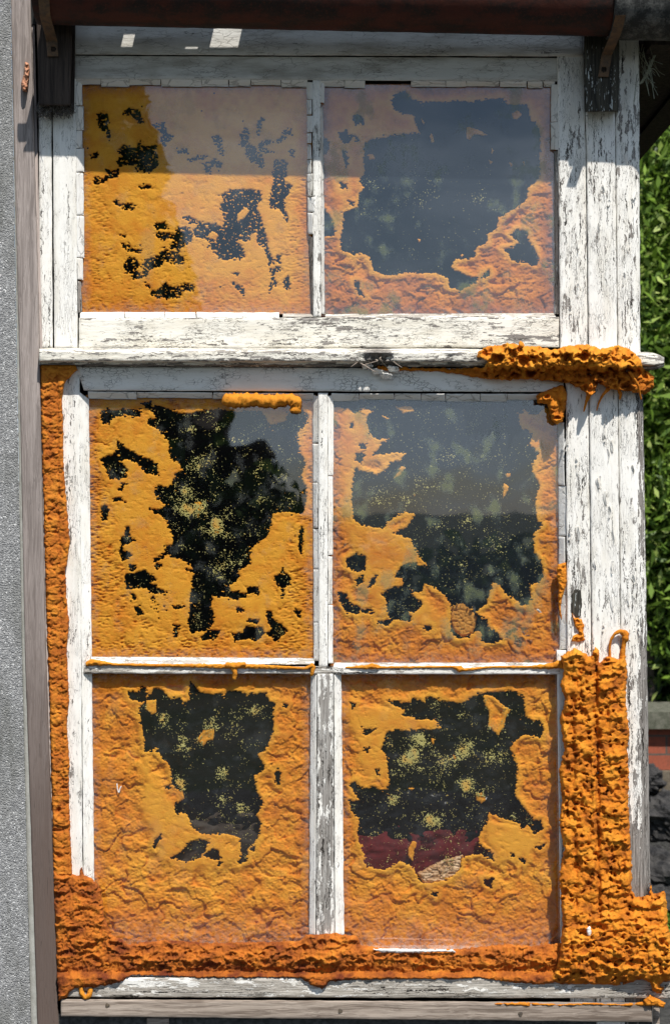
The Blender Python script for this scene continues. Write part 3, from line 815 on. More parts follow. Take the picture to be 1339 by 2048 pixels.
# ------------------------------------------------------------------ foam behind the panes
ORI = {1: (150, 160), 2: (630, 160), 3: (160, 780), 4: (640, 780), 5: (160, 1330), 6: (660, 1330)}
HOLE = {}; ISLE = {}; SMOOTH = {}
HOLE[1] = [
 [(125,180),(160,170),(185,210),(175,250),(200,310),(185,325),(160,280),(135,260),(120,245)],
 [(255,175),(290,150),(340,160),(372,235),(345,230),(300,190),(260,195)],
 [(415,240),(475,225),(490,280),(535,300),(510,325),(480,355),(460,330),(465,290),(440,265)],
 [(225,380),(255,350),(330,365),(350,320),(365,355),(420,350),(440,330),(430,380),(445,410),(440,460),(400,495),(330,490),(325,460),(280,455),(235,470),(225,440),(250,400)],
 [(92,540),(110,515),(150,535),(170,500),(150,480),(200,490),(230,470),(240,500),(225,525),(180,530),(150,555),(110,555)],
 [(540,378),(600,364),(604,390),(570,394)], [(730,300),(770,295),(790,320),(785,350),(798,405),(775,400),(762,350),(740,335)],
 [(605,425),(690,403),(722,412),(650,432),(615,437)], [(670,450),(720,435),(750,420),(790,445),(785,470),(740,460),(725,480),(725,505),(700,500),(690,475),(710,460)],
 [(880,290),(905,285),(900,245),(925,265),(930,340),(975,365),(985,395),(1010,420),(1005,485),(985,450),(935,430),(915,400),(915,370),(875,345),(890,320)],
 [(980,350),(1020,320),(1050,325),(1045,345),(1000,360),(1060,385),(1020,394),(985,374)], [(1060,330),(1110,300),(1120,265),(1160,260),(1160,285),(1130,300),(1115,330),(1080,342)],
 [(968,285),(972,240),(995,198),(1022,212),(1002,237),(988,290)],
 [(1070,425),(1135,440),(1130,510),(1120,540),(1160,570),(1150,600),(1125,630),(1120,690),(1140,740),(1135,770),(1110,710),(1085,690),(1045,680),(1045,640),(1060,560),(1055,500),(1065,470)],
 [(1150,370),(1175,380),(1165,415),(1150,400)],
 [(775,680),(800,640),(785,620),(830,595),(900,590),(930,585),(995,600),(995,650),(970,665),(975,700),(985,760),(975,820),(945,820),(935,860),(880,855),(865,870),(890,890),(910,950),(880,960),(850,955),(800,970),(750,930),(715,890),(720,860),(680,850),(640,840),(635,800),(680,765),(740,770),(790,790),(800,750),(795,720)],
 [(980,700),(1003,780),(1028,850),(1033,910),(1064,985),(1043,988),(1015,910),(990,880),(972,870),(980,820),(982,760)],
 [(1040,1010),(1095,1000),(1110,1015),(1070,1030),(1065,1070),(1085,1085),(1060,1110),(1040,1140),(1045,1090),(1055,1060)], [(1115,1075),(1140,1050),(1148,1090),(1145,1130),(1120,1110)],
 [(205,650),(225,645),(235,665),(300,660),(330,680),(310,700),(290,690),(245,684),(215,668)], [(430,768),(480,762),(500,790),(490,803),(440,798)],
 [(430,820),(500,820),(540,830),(545,785),(600,795),(630,820),(625,860),(590,890),(555,905),(560,925),(510,900),(510,885),(540,860),(500,850),(470,860),(435,838)],
 [(265,1000),(285,950),(320,955),(345,990),(330,1020),(350,1050),(365,1045),(360,1010),(380,965),(440,940),(480,910),(555,920),(560,945),(582,950),(582,988),(520,985),(480,970),(455,1000),(400,1020),(380,1045),(350,1066),(320,1068),(300,1040),(270,1030)],
 [(245,868),(270,885),(290,878),(310,900),(358,912),(352,930),(300,920),(270,912)],
 [(372,1088),(400,1098),(420,1130),(450,1120),(490,1083),(500,1100),(550,1110),(590,1088),(635,1100),(630,1132),(595,1132),(565,1118),(575,1160),(520,1172),(440,1168),(403,1152),(410,1130)],
 [(835,1082),(870,1096),(904,1125),(900,1148),(880,1130),(850,1104)], [(340,568),(400,562),(408,580),(345,585)], [(228,826),(272,828),(265,843)], [(845,1036),(882,1033),(870,1050)],
 [(80,400),(120,388),(132,415),(100,425)], [(575,733),(610,733),(672,765),(620,768)], [(1085,940),(1100,935),(1095,985),(1085,975)]]
ISLE[1] = [[(865,730),(905,680),(935,700),(900,745),(870,760)], [(712,830),(735,808),(768,830),(755,862),(722,852)]]
SMOOTH[1] = [[(40,40),(1260,40),(1200,500),(1100,800),(1080,1100),(800,1080),(620,1080),(400,1200),(250,1050),(180,700),(40,450)]]
HOLE[2] = [
 [(420,140),(410,110),(430,75),(480,60),(520,100),(560,125),(640,115),(700,120),(760,110),(830,118),(900,110),(1000,95),(1030,135),(1130,130),(1140,165),(1180,230),(1200,270),(1200,510),(1165,560),(1140,575),(1130,640),(1080,680),(1050,700),(980,735),(970,800),(920,825),(915,880),(860,890),(850,950),(740,965),(725,1005),(780,1040),(860,1065),(855,1080),(830,1100),(770,1130),(715,1105),(710,1060),(650,1035),(560,1035),(500,1030),(420,1045),(370,1045),(310,1020),(300,960),(270,930),(200,935),(140,910),(135,850),(150,780),(150,715),(230,680),(235,610),(265,580),(240,540),(265,500),(260,440),(265,340),(300,320),(350,310),(440,295),(560,285),(540,240),(530,185),(470,180),(420,150)],
 [(200,200),(225,175),(260,210),(262,240),(235,230),(215,245)], [(130,290),(165,270),(180,300),(200,290),(190,330),(160,340),(130,315)], [(205,290),(230,310),(240,332),(225,328)],
 [(40,690),(70,720),(90,745),(95,790),(105,810),(95,830),(40,840)], [(40,310),(65,320),(75,360),(55,400),(40,390)], [(148,370),(165,390),(178,440),(165,468),(148,420)],
 [(135,555),(165,560),(172,582),(145,584)], [(175,648),(212,655),(200,674)],
 [(1045,830),(1080,800),(1130,810),(1135,860),(1170,900),(1190,950),(1185,1000),(1130,975),(1050,965),(1035,930),(1000,905),(1060,900),(1095,870)],
 [(205,1085),(235,1080),(235,1120),(265,1165),(235,1150)], [(890,1050),(932,1018),(928,1048),(900,1068)]]
ISLE[2] = [[(810,250),(840,255),(920,290),(900,300),(850,290),(825,322),(803,300)], [(1050,180),(1080,163),(1107,185),(1080,212),(1058,207)], [(280,400),(310,393),(322,427),(288,427)], [(543,850),(570,855),(555,870)],
 [(940,358),(958,380),(945,398)], [(1033,438),(1058,450),(1045,465)], [(928,428),(950,435),(935,455)], [(1108,433),(1124,440),(1115,458)], [(622,280),(637,330),(625,338),(613,300)], [(558,193),(587,230),(578,238)],
 [(1135,110),(1218,148),(1192,172),(1192,222),(1153,222),(1143,170)], [(775,935),(795,935),(785,955)]]
SMOOTH[2] = [[(40,40),(560,40),(580,300),(265,330),(265,600),(150,720),(100,760),(80,600),(40,500)]]
HOLE[3] = [
 [(385,80),(430,85),(530,125),(580,130),(660,110),(740,100),(850,120),(900,110),(970,115),(1000,160),(1010,200),(1050,180),(1090,170),(1120,120),(1180,95),(1225,140),(1200,190),(1160,240),(1175,330),(1205,390),(1180,470),(1205,510),(1210,590),(1190,665),(1150,660),(1100,650),(1030,660),(1020,730),(1000,790),(920,840),(905,900),(915,925),(850,970),(850,1010),(795,1050),(815,1080),(890,1090),(885,1115),(820,1120),(790,1110),(710,1105),(700,1160),(715,1200),(715,1250),(690,1280),(600,1300),(575,1240),(590,1200),(590,1100),(605,1060),(600,1010),(620,980),(560,960),(600,960),(590,930),(500,890),(470,885),(440,900),(390,930),(400,905),(450,880),(460,840),(495,830),(500,780),(460,700),(430,670),(370,635),(430,640),(465,620),(410,575),(400,550),(420,510),(470,530),(500,500),(510,450),(555,430),(530,395),(490,370),(475,330),(480,280),(440,230),(400,200),(365,185),(365,155),(410,150),(385,115),(325,70),(385,62)],
 [(110,110),(200,105),(320,105),(325,145),(250,135),(180,145),(160,180),(120,180)],
 [(110,370),(160,350),(200,330),(200,270),(240,310),(300,345),(370,370),(410,400),(420,460),(380,450),(340,435),(310,390),(250,370),(220,380),(255,430),(250,470),(160,480),(150,455),(140,420)],
 [(223,498),(248,498),(235,517)], [(203,530),(237,518),(225,542)], [(163,588),(190,577),(220,578),(248,603),(215,593),(180,603)],
 [(115,630),(130,615),(155,640),(145,700),(120,695)],
 [(245,735),(268,730),(265,790),(290,800),(270,820),(235,830),(225,870),(265,865),(280,890),(260,895),(230,915),(212,880),(210,850),(225,830),(220,790),(240,780)],
 [(245,985),(300,980),(340,965),(370,985),(410,1010),(370,1030),(400,1045),(430,1070),(470,1085),(420,1092),(380,1087),(360,1060),(250,1065)],
 [(260,935),(300,945),(290,972),(265,962)], [(288,1163),(322,1163),(338,1202),(320,1208),(300,1187)], [(645,1320),(690,1288),(752,1288),(725,1332),(660,1342)],
 [(815,1305),(870,1300),(890,1265),(980,1275),(985,1310),(940,1345),(900,1330),(830,1345)],
 [(1000,1180),(1030,1185),(1025,1220),(1080,1260),(1110,1290),(1080,1320),(1045,1350),(1020,1320),(1000,1310),(1025,1280),(1000,1220)],
 [(1040,1000),(1070,985),(1085,955),(1092,980),(1125,1000),(1120,1045),(1095,1060),(1085,1110),(1078,1060),(1050,1045)], [(833,1163),(865,1170),(878,1192),(843,1192)], [(1150,1173),(1183,1180),(1175,1225),(1153,1200)],
 [(1180,740),(1192,730),(1188,885),(1168,850)], [(888,1058),(952,1058),(963,1092),(900,1093)], [(498,1258),(527,1263),(520,1328),(503,1310)], [(268,1088),(303,1108),(290,1128)],
 [(500,1160),(555,1155),(550,1170),(505,1175)], [(410,930),(440,935),(430,960),(400,945)], [(905,1225),(960,1240),(950,1252),(900,1240)], [(380,1120),(400,1095),(395,1130)]]
ISLE[3] = [[(612,600),(650,603),(667,640),(640,655),(618,632)], [(710,712),(735,698),(752,730),(742,772),(718,768)], [(620,650),(640,660),(630,690)]]
SMOOTH[3] = [[(180,130),(560,200),(560,440),(480,700),(500,900),(700,1100),(1000,700),(1180,650),(1100,900),(1000,1290),(700,1290),(420,1290),(250,1100),(200,740),(150,560),(200,300)]]
HOLE[4] = [
 [(50,50),(1290,50),(1290,100),(1200,95),(1160,130),(1125,130),(1085,95),(1080,125),(1055,120),(1075,215),(1105,215),(1130,240),(1120,290),(1165,340),(1130,400),(1130,440),(1175,510),(1155,560),(1145,620),(1160,700),(1180,725),(1140,770),(1140,870),(1180,920),(1195,990),(1170,1030),(1115,1045),(1130,1100),(1110,1150),(1070,1150),(1030,1110),(990,1090),(960,1040),(925,1030),(900,1100),(885,1150),(840,1180),(790,1165),(745,1145),(700,1150),(660,1090),(600,1050),(560,1035),(540,1080),(510,1080),(480,1070),(490,1100),(530,1130),(550,1150),(520,1180),(470,1190),(490,1240),(440,1235),(370,1225),(360,1180),(355,1130),(330,1095),(380,1060),(450,1050),(440,1010),(400,1000),(420,960),(460,930),(500,930),(540,950),(575,940),(545,910),(510,850),(480,790),(390,770),(460,740),(510,665),(450,650),(400,680),(350,710),(345,740),(280,735),(210,720),(180,690),(170,600),(175,480),(190,420),(240,440),(300,460),(350,430),(380,390),(430,380),(460,340),(400,335),(330,345),(280,350),(330,290),(370,260),(300,260),(260,220),(250,150),(260,130),(295,115),(225,95),(185,125),(150,100),(50,85)],
 [(135,910),(190,880),(240,890),(240,960),(200,975),(150,955)], [(95,1090),(140,1090),(150,1140),(215,1165),(200,1200),(140,1190),(110,1140)],
 [(188,1008),(228,998),(232,1032),(198,1043)], [(158,180),(178,173),(178,207),(156,202)], [(253,1062),(278,1010),(298,998),(292,1038)],
 [(700,1150),(750,1145),(810,1180),(845,1200),(860,1225),(890,1230),(900,1270),(950,1310),(970,1340),(890,1355),(860,1340),(865,1295),(830,1290),(790,1325),(730,1330),(700,1290)],
 [(208,288),(248,288),(238,318),(213,313)], [(183,370),(220,328),(238,345),(215,393)], [(300,1240),(360,1233),(402,1222),(360,1263)], [(560,1270),(590,1262),(595,1280),(565,1292)], [(210,1180),(260,1170),(285,1200),(240,1195)]]
ISLE[4] = [[(398,90),(490,86),(502,115),(450,127)], [(388,483),(428,413),(463,413),(422,462)], [(985,498),(1012,520),(1002,545),(980,580),(973,520)], [(318,133),(372,150),(360,162)], [(990,450),(1015,445),(1020,465),(1000,475)], [(498,560),(512,558),(505,575)]]
SMOOTH[4] = [[(100,90),(300,90),(460,340),(180,430),(170,700),(350,720),(500,780),(560,1080),(700,1280),(480,1290),(250,1200),(200,900),(110,700)]]
HOLE[5] = [
 [(255,140),(310,150),(330,110),(355,130),(350,190),(395,130),(430,125),(465,165),(490,185),(530,175),(545,205),(585,190),(590,85),(640,145),(720,160),(755,150),(770,178),(790,145),(850,140),(900,160),(990,150),(1010,195),(1045,200),(1030,260),(1035,350),(1010,410),(990,450),(945,485),(985,535),(985,560),(930,600),(945,680),(980,740),(945,800),(965,850),(950,930),(900,980),(890,1050),(850,1070),(865,1020),(855,925),(800,905),(650,905),(600,865),(570,790),(510,795),(510,740),(545,690),(500,640),(490,580),(480,530),(450,510),(420,460),(390,450),(350,470),(340,360),(325,300),(320,230),(350,195),(270,185)],
 [(485,1035),(545,1000),(580,950),(650,935),(690,940),(670,990),(640,1030),(570,1055)], [(665,1020),(700,990),(740,990),(750,1040),(720,1045)], [(738,1058),(757,1063),(745,1083)],
 [(393,980),(398,940),(437,903),(440,925),(412,950),(408,987)], [(1083,203),(1118,213),(1100,233)], [(453,655),(482,643),(477,668)], [(1055,560),(1077,580),(1060,643),(1043,620)], [(908,985),(935,975),(930,1000)]]
ISLE[5] = [[(355,190),(410,185),(412,250),(385,267),(350,235)], [(625,400),(660,350),(720,340),(715,400),(680,410),(662,438)], [(505,700),(550,665),(562,715),(520,742)]]
SMOOTH[5] = [[(330,480),(560,800),(900,1050),(700,1120),(420,1060),(330,800)]]
HOLE[6] = [
 [(300,190),(350,200),(430,200),(440,175),(500,200),(530,170),(600,195),(710,205),(740,185),(800,155),(860,145),(960,140),(1030,170),(1045,280),(1080,300),(1120,295),(1140,350),(1120,390),(1060,375),(1030,375),(1000,395),(960,440),(980,500),(1000,560),(1000,600),(985,700),(1040,770),(1085,830),(1125,830),(1140,880),(1090,905),(1060,860),(1020,880),(1010,840),(960,830),(920,820),(845,785),(840,830),(810,880),(790,940),(800,970),(870,1010),(870,1050),(810,1010),(700,1025),(690,1100),(620,1150),(520,1170),(480,1160),(440,1080),(380,1050),(330,1070),(290,1100),(200,1080),(180,1050),(205,1045),(165,980),(145,900),(155,830),(110,770),(105,725),(160,730),(130,690),(105,640),(130,625),(170,665),(240,655),(290,680),(320,630),(310,560),(300,480),(275,450),(290,400),(300,365),(350,350),(420,355),(500,345),(595,345),(570,295),(480,290),(385,270),(400,240),(340,215)],
 [(168,343),(245,343),(190,383)], [(1008,1038),(1047,1043),(1037,1068)], [(818,1148),(872,1148),(862,1192),(833,1182)], [(1093,975),(1152,958),(1122,993)], [(538,1218),(582,1218),(570,1248)], [(108,200),(138,210),(115,238)],
 [(965,1010),(985,1015),(978,1035)], [(180,450),(210,445),(200,470)], [(240,560),(262,555),(255,590)]]
ISLE[6] = [[(820,160),(870,165),(930,220),(965,240),(940,280),(930,330),(900,380),(840,330),(850,250),(820,200)], [(538,388),(562,398),(552,432)], [(653,478),(677,488),(665,512)], [(778,690),(810,680),(832,722),(810,742),(783,722)],
 [(440,940),(462,950),(447,1000),(442,1057),(413,1020),(423,970)], [(418,658),(452,658),(435,674)]]
SMOOTH[6] = [[(780,780),(1150,900),(1050,1100),(880,1040)], [(60,220),(600,230),(600,380),(300,600),(200,640)]]

FL = {1: 'foam sheet behind the upper left pane, mostly smooth amber with small dark gaps',
      2: 'foam rim behind the upper right pane round a hazy dark opening',
      3: 'foam sheet behind the middle left pane, torn open at its top right',
      4: 'foam rim behind the middle right pane with scalloped right edge',
      5: 'foam sheet behind the lower left pane with a black wedge-shaped gap',
      6: 'foam sheet behind the lower right pane round a gap showing dark red at its foot'}
S_ = 2.678
def conv(k, poly):
    ox, oy = ORI[k]
    return [(ox+x/S_, oy+y/S_) for x, y in poly]

# base tone (0 yellow .. 1 rust) and relief strength for each pane
STYLE = {1: (.06, 2.4, .25), 2: (.38, 4.6, .15), 3: (.08, 5.0, .25), 4: (.28, 4.4, .12), 5: (.14, 4.8, .2), 6: (.16, 4.8, .2)}
CLUST = {1: [], 2: [(600,590,90),(300,560,60),(860,620,60),(260,700,40)], 3: [(620,400,55),(640,640,60),(740,730,60),(780,940,60),(550,560,50),(600,200,30),(960,180,28),(820,270,20),(560,640,40)],
 4: [(780,690,45),(630,730,45),(770,940,30),(460,600,30),(690,380,40),(850,150,60),(560,520,60),(320,580,60),(960,800,50)],
 5: [(700,340,60),(560,430,55),(840,330,45),(930,230,35),(750,740,40),(850,770,38),(770,590,40),(450,280,40),(540,640,40)],
 6: [(430,500,70),(600,560,55),(840,500,50),(550,830,60),(800,700,28),(330,720,35),(480,400,50),(700,460,60),(720,640,40)]}
SPECK = {1: (.06, .8), 2: (.10, .55), 3: (.15, 1.0), 4: (.17, .75), 5: (.12, 1.0), 6: (.15, 1.1)}
FOAMS = {}
for k in range(1, 7):
    q = RECT[k]
    x0, x1 = min(p[0] for p in q), max(p[0] for p in q); y0, y1 = q[0][1], q[2][1]
    res = 1.55
    X, Y = np.meshgrid(np.arange(x0, x1+res, res), np.arange(y0, y1+res, res))
    sd = k*50
    ox = 3.0*fbm(X/11, Y/8, sd+1, 4) + 1.6*fbm(X/3.2, Y/2.6, sd+5, 2)
    oy = 2.6*fbm(X/11, Y/8, sd+2, 4) + 1.4*fbm(X/3.2, Y/2.6, sd+6, 2)
    Xw, Yw = X+ox, Y+oy
    hole = np.full(X.shape, -18.0)
    for p in HOLE[k]: hole = np.maximum(hole, psd(conv(k, p), Xw, Yw))
    hole = hole + np.clip(1-np.abs(hole)/13, 0, 1)*(3.4*fbm(X/5.5, Y/4.2, sd+60, 4)+1.6*fbm(X/2.6, Y/2.2, sd+61, 2))
    # hair-thin combed tears beside the gaps
    stre = fbm(X/16, Y/2.4, sd+8, 3)
    hole = hole + np.where((hole > -7) & (hole < 0), 5.5*np.clip(stre-.12, 0, 1)*2, 0)
    if k in (1, 3):
        comb = fbm(X/12, Y/3.2, sd+9, 3)
        if k == 3: zone = g_(X, 318, 60)*g_(Y, 1215, 34)
        else: zone = g_(X, 330, 80)*g_(Y, 520, 60)*.6 + .5*g_(X, 480, 80)*g_(Y, 280, 50)
        hole = np.maximum(hole, (comb-.62+.26*zone)*12)
    sol = -hole
    frag = fbm(X/6.5+fbm(X/9, Y/9, sd+81, 2)+.5*Y/6.5, Y/4.0-.3*X/5, sd+80, 3, .6)
    fam = {1: .42, 2: .16, 3: .28, 4: .20, 5: .22, 6: .24}[k]; slp = {1: .006, 3: .016}.get(k, .026)
    sol = np.maximum(sol, np.where(hole > 0, (frag-(.50-fam)-slp*np.clip(hole-1, 0, 20))*7, -9))
    for p in ISLE[k]: sol = np.maximum(sol, psd(conv(k, p), Xw, Yw))
    smz = np.zeros(X.shape)
    for p in SMOOTH[k]:
        smz = np.maximum(smz, sst(-14, 14, psd(conv(k, p), X+14*fbm(X/30, Y/30, sd+3, 3), Y+14*fbm(X/30, Y/30, sd+4, 3))))
    near = sst(17, 4, sol)
    smz = np.clip(np.maximum(smz, near*.85), 0, 1)
    tone0, amp, varr = STYLE[k]
    # folds: foam that ran over itself in lips, each lip the edge of a terrace
    def terrace(cx, cy, k_, wd):
        wxx = X+cx*.45*fbm(X/cx/.8, Y/cy/.8, sd+k_, 3); wyy = Y+cy*.45*fbm(X/cx/.8, Y/cy/.8, sd+k_+1, 3)
        v = fbm(wxx/cx, wyy/cy, sd+k_+2, 3)
        return sst(-wd, wd, v), np.exp(-(v/(wd*1.6))**2)
    ta, la = terrace(85, 72, 11, .030); tb, lb = terrace(46, 40, 21, .045); tc, lc = terrace(20, 18, 31, .10)
    mk1 = sst(-.15, .2, fbm(X/55, Y/45, sd+44, 2)); mk2 = sst(-.1, .25, fbm(X/35, Y/35, sd+45, 2))
    fine = fbm((X+.35*Y)/6.4, (Y-.35*X)/6.0, sd+17, 4, .6)
    pit1, _, pid = worley((X+2*fbm(X/9, Y/9, sd+70, 2))/6.2, Y/5.4, sd+18)
    pits = np.clip(1-pit1/.36, 0, 1)*(pid > .70)
    bub = lobes(X/12+.5*fbm(X/20, Y/20, sd+51, 2), Y/11+.4*fbm(X/25, Y/25, sd+53, 2), sd+52)*sst(-.3, .3, fbm(X/40, Y/40, sd+54, 2))
    crease = la*mk1
    grn = fbm(X/3.6, Y/3.4, sd+48, 2)
    rgh = 1.3*grn + amp*(.75*ta + .55*tb + .30*tc + .85*la*mk1 + .35*lb*mk2 + (.20+.25*sst(-.2, .3, fbm(X/50, Y/50, sd+47, 2)))*fine + .55*pits - .38*bub + .35*fbm(X/30, Y/26, sd+19, 3) + .15)
    smo = .25 + .35*np.clip(fine, 0, 1)*.6 + 1.3*np.clip(fbm(X/18, Y/12, sd+20, 4)-.16, 0, 1)*2.4 + .8*lb*mk2 + pits*.5*(fbm(X/30, Y/30, sd+21, 2) > .05)
    rec = rgh*(1-smz)+smo*smz
    lip = np.clip(1-sol/2.6, 0, 1)
    rec = rec + 2.2*lip**2
    D = GD - 1.0 - np.clip(rec, .1, 26)
    edge_d = np.minimum(np.minimum(X-x0, x1-X), np.minimum(Y-y0, y1-Y))
    tone = tone0 + (1-smz)*varr*1.1 + .20*crease*(1-smz) + .22*sst(46, 6, edge_d)+.48*fbm(X/66, Y/55, sd+22, 4)+.14*fbm(X/14, Y/12, sd+23, 3) + (0 if k > 2 else .10*sst(y1-90, y1, Y))
    if k >= 5: tone = tone + .10*sst(1760, 1880, Y) - .12*g_(Y, 1745, 40)
    if k in (2, 4): tone = tone - .22*near
    X2, Y2, keep = snap(X, Y, sol, res)
    T = empty('foam_sheet', PT((x0+x1)/2, y1, GD), FL[k], 'foam', 'orange foam sheets behind the six panes')
    FOAMS[k] = T
    grid('foam_skin', X2, Y2, D, keep, D-9, M['foam_in'], T, {'tone': np.clip(tone, 0, 1)})
    # thin smears and crumbs left on the glass inside the gaps
    res = 1.05
    X, Y = np.meshgrid(np.arange(x0+4, x1-4, res), np.arange(y0+4, y1-4, res))
    hole = np.full(X.shape, -18.0)
    for p in HOLE[k]: hole = np.maximum(hole, psd(conv(k, p), X, Y))
    cl, sc_ = SPECK[k]
    clus = .55*fbm(X/34, Y/30, sd+30, 3) + .25*fbm(X/9, Y/9, sd+31, 2) - .08
    for (cx, cy, cr) in CLUST[k]:
        clus = clus + .5*np.exp(-(((X-(ORI[k][0]+cx/S_))**2+(Y-(ORI[k][1]+cy/S_))**2)/(cr/S_)**2))
    an = .5 if k in (3, 4) else 1.0
    gxw = X+4*fbm(X/8, Y/8, sd+71, 3); dr = fbm(X/70, Y/70, sd+75, 2)*2.2
    ua = gxw*np.cos(dr)+Y*np.sin(dr); ub = Y*np.cos(dr)-gxw*np.sin(dr)
    grit = fbm(ua/(7.5*sc_), ub/(3.4*sc_), sd+32, 4, .68)
    thr = .50 - cl*1.3 - .42*np.clip(clus+.12, 0, .9)*(1.5 if k in (3, 5, 6) else .8)
    p1, _, pid = worley(X/8, Y/8, sd+33)
    dotf = np.where(pid > .72, .06+.20*(pid-.72)-p1, -1)*4
    g2_ = fbm(ua/16, ub/8, sd+73, 4, .6) + .5*fbm(ua/5, ub/2.6, sd+74, 3, .65)
    bigf = g2_-(.50-.66*np.clip(clus, 0, 1)) if k in (3, 5, 6) else g2_-(.48-.34*np.clip(clus, 0, 1))
    fld = np.maximum(np.maximum(grit-thr+.07, bigf), np.where((clus > -.1) & (pid > .80), dotf, -1))*6
    if k == 2: fld = np.where(Y > 330, fld, fld-.8)
    fld = np.minimum(fld, hole-1.5)
    X2, Y2, kp = snap(X, Y, fld, res)
    if kp.any():
        tn = np.clip(.35+.7*fbm(X/25, Y/25, sd+35, 2), 0, 1)
        if k in (3,5,6): tn = np.clip(tn+.35*sst(.3, .6, clus), 0, 1)
        if k in (2,4): tn = tn*.5
        grid('foam_crumbs', X2, Y2, GD-.8+0*X, kp, GD-1.4, M['speck'], T, {'tone': tn})['kind'] = 'stuff'

# ------------------------------------------------------------------ things pressed behind the panes
t = NT('black_polythene'); C = t.coord()
n1 = t.noise(t.sc(C, (1/34, 1/34, 1/26)), 1, 3, .5)
M['poly'] = t.done(t.bsdf((.006, .006, .007), .24, t.bump(n1, .6, .005), .16))
def sheet(name, label, cat, x0, x1, y0, y1, d, mat, seed, amp=4, fade=0):
    X, Y = np.meshgrid(np.arange(x0, x1, 4.0), np.arange(y0, y1, 4.0))
    wx = X+20*fbm(X/50, Y/50, seed, 3)
    r = 1-np.abs(fbm(wx/46, (Y+18*fbm(X/40, Y/40, seed+7, 2))/34, seed+1, 3))*2
    D = d + amp*r + amp*.6*fbm(X/60, Y/60, seed+2, 2) - fade*sst(y0+115, y0, Y+22*fbm(X/30, Y/18, seed+11, 4))
    return tag(grid(name, X, Y, D, None, d-8, mat, None), label, cat)
sheet('black_polythene', 'wrinkled black plastic sheet behind the lower left pane', 'plastic sheet', 190, 620, 1350, 1900, -46, M['poly'], 701, 5)
sheet('black_polythene', 'wrinkled black plastic sheet behind the lower right pane', 'plastic sheet', 684, 1124, 1350, 1900, -50, M['poly'], 711, 7)
mred = simple_mat('dark_red_cloth', (.11, .004, .006), (.05, .003, .005), 40, .8, .4)
sheet('red_cloth', 'dark wine red cloth at the foot of the gap in the lower right pane', 'cloth', 690, 1000, 1600, 1790, -38, mred, 721, 5, 30)
mbr = simple_mat('brown_card', (.040, .027, .018), (.022, .016, .012), 60, .7, .4)
sheet('brown_sheet', 'dark brown sheet at the foot of the black gap in the lower left pane', 'sheet', 300, 545, 1575, 1760, -36, mbr, 731, 5, 26)

def crumple(name, label, cat, poly, d, amp, mat, seed, cell=16, tone=.3, mode='crease'):
    P_ = np.array(poly, float)
    X, Y = np.meshgrid(np.arange(P_[:,0].min()-4, P_[:,0].max()+4, 1.3), np.arange(P_[:,1].min()-4, P_[:,1].max()+4, 1.3))
    s = psd(poly, X+2.5*fbm(X/7, Y/7, seed, 3), Y+2.5*fbm(X/7, Y/7, seed+1, 3))
    f1, f2, cid = worley((X+6*fbm(X/20, Y/20, seed+2, 2))/cell, Y/cell, seed+3)
    if mode == 'crease': h = (f2-f1)*1.0+.4*cid
    elif mode == 'fold': h = 1-np.abs(fbm(X/cell+fbm(X/20, Y/20, seed+9, 2), Y/cell*1.5, seed+8, 4))*2.2
    else: h = np.sqrt(np.clip(1-(f1/.75)**2, 0, 1))
    D = d + amp*h*sst(0, 6, s) - 3*np.clip(1-s/3, 0, 1)
    return tag(grid(name, X, Y, D, s > 0, d-6, mat, None, {'tone': np.full(X.shape, tone)}), label, cat)
mpal = simple_mat('pale_crumpled_plastic', (.62, .44, .27), (.42, .20, .07), 14, .35, .6, .002, spec=.5)
crumple('plastic_scrap', 'pale shiny crumpled plastic scrap under the dark red area', 'plastic scrap', [(832, 1745), (860, 1730), (890, 1718), (925, 1708), (930, 1725), (915, 1750), (885, 1768), (845, 1768)], -24, 7, mpal, 801, 16, .3, 'fold')
mbag = simple_mat('brown_crumpled_film', (.42, .17, .05), (.18, .065, .03), 9, .3, .6, .002, spec=.5)
crumple('brown_scrap', 'crumpled brown film stuck low at the right of the middle right pane', 'plastic scrap', [(995, 1275), (1015, 1255), (1040, 1248), (1062, 1262), (1068, 1285), (1050, 1298), (1020, 1290)], -24, 9, mbag, 811, 12, .3, 'fold')
mclus = foam_mat('pale_foam_beads', (.60, .28, .05), (.42, .17, .03), (.22, .08, .02), .7)
crumple('foam_beads', 'cluster of pale beady foam between the gaps low in the middle right pane', 'foam', [(900, 1212), (925, 1206), (945, 1222), (955, 1235), (945, 1268), (925, 1276), (905, 1262), (898, 1240)], -26, 4, mclus, 821, 5.5, .2, 'bead')
mshell = simple_mat('white_film', (.70, .68, .64), (.45, .43, .40), 10, .4, .4)
crumple('white_scrap', 'small white folded scrap at the lower right of the middle right pane', 'scrap', [(1066, 1213), (1078, 1216), (1087, 1228), (1086, 1238), (1080, 1236), (1070, 1224)], -18, 4, mshell, 831, 9)
crumple('foam_disc', 'round cut foam plug near the top left of the middle left pane', 'foam', [(193, 860), (200, 850), (214, 847), (226, 852), (232, 866), (228, 884), (212, 892), (198, 884)], -15, .7, M['foam_in'], 841, 9, .35)

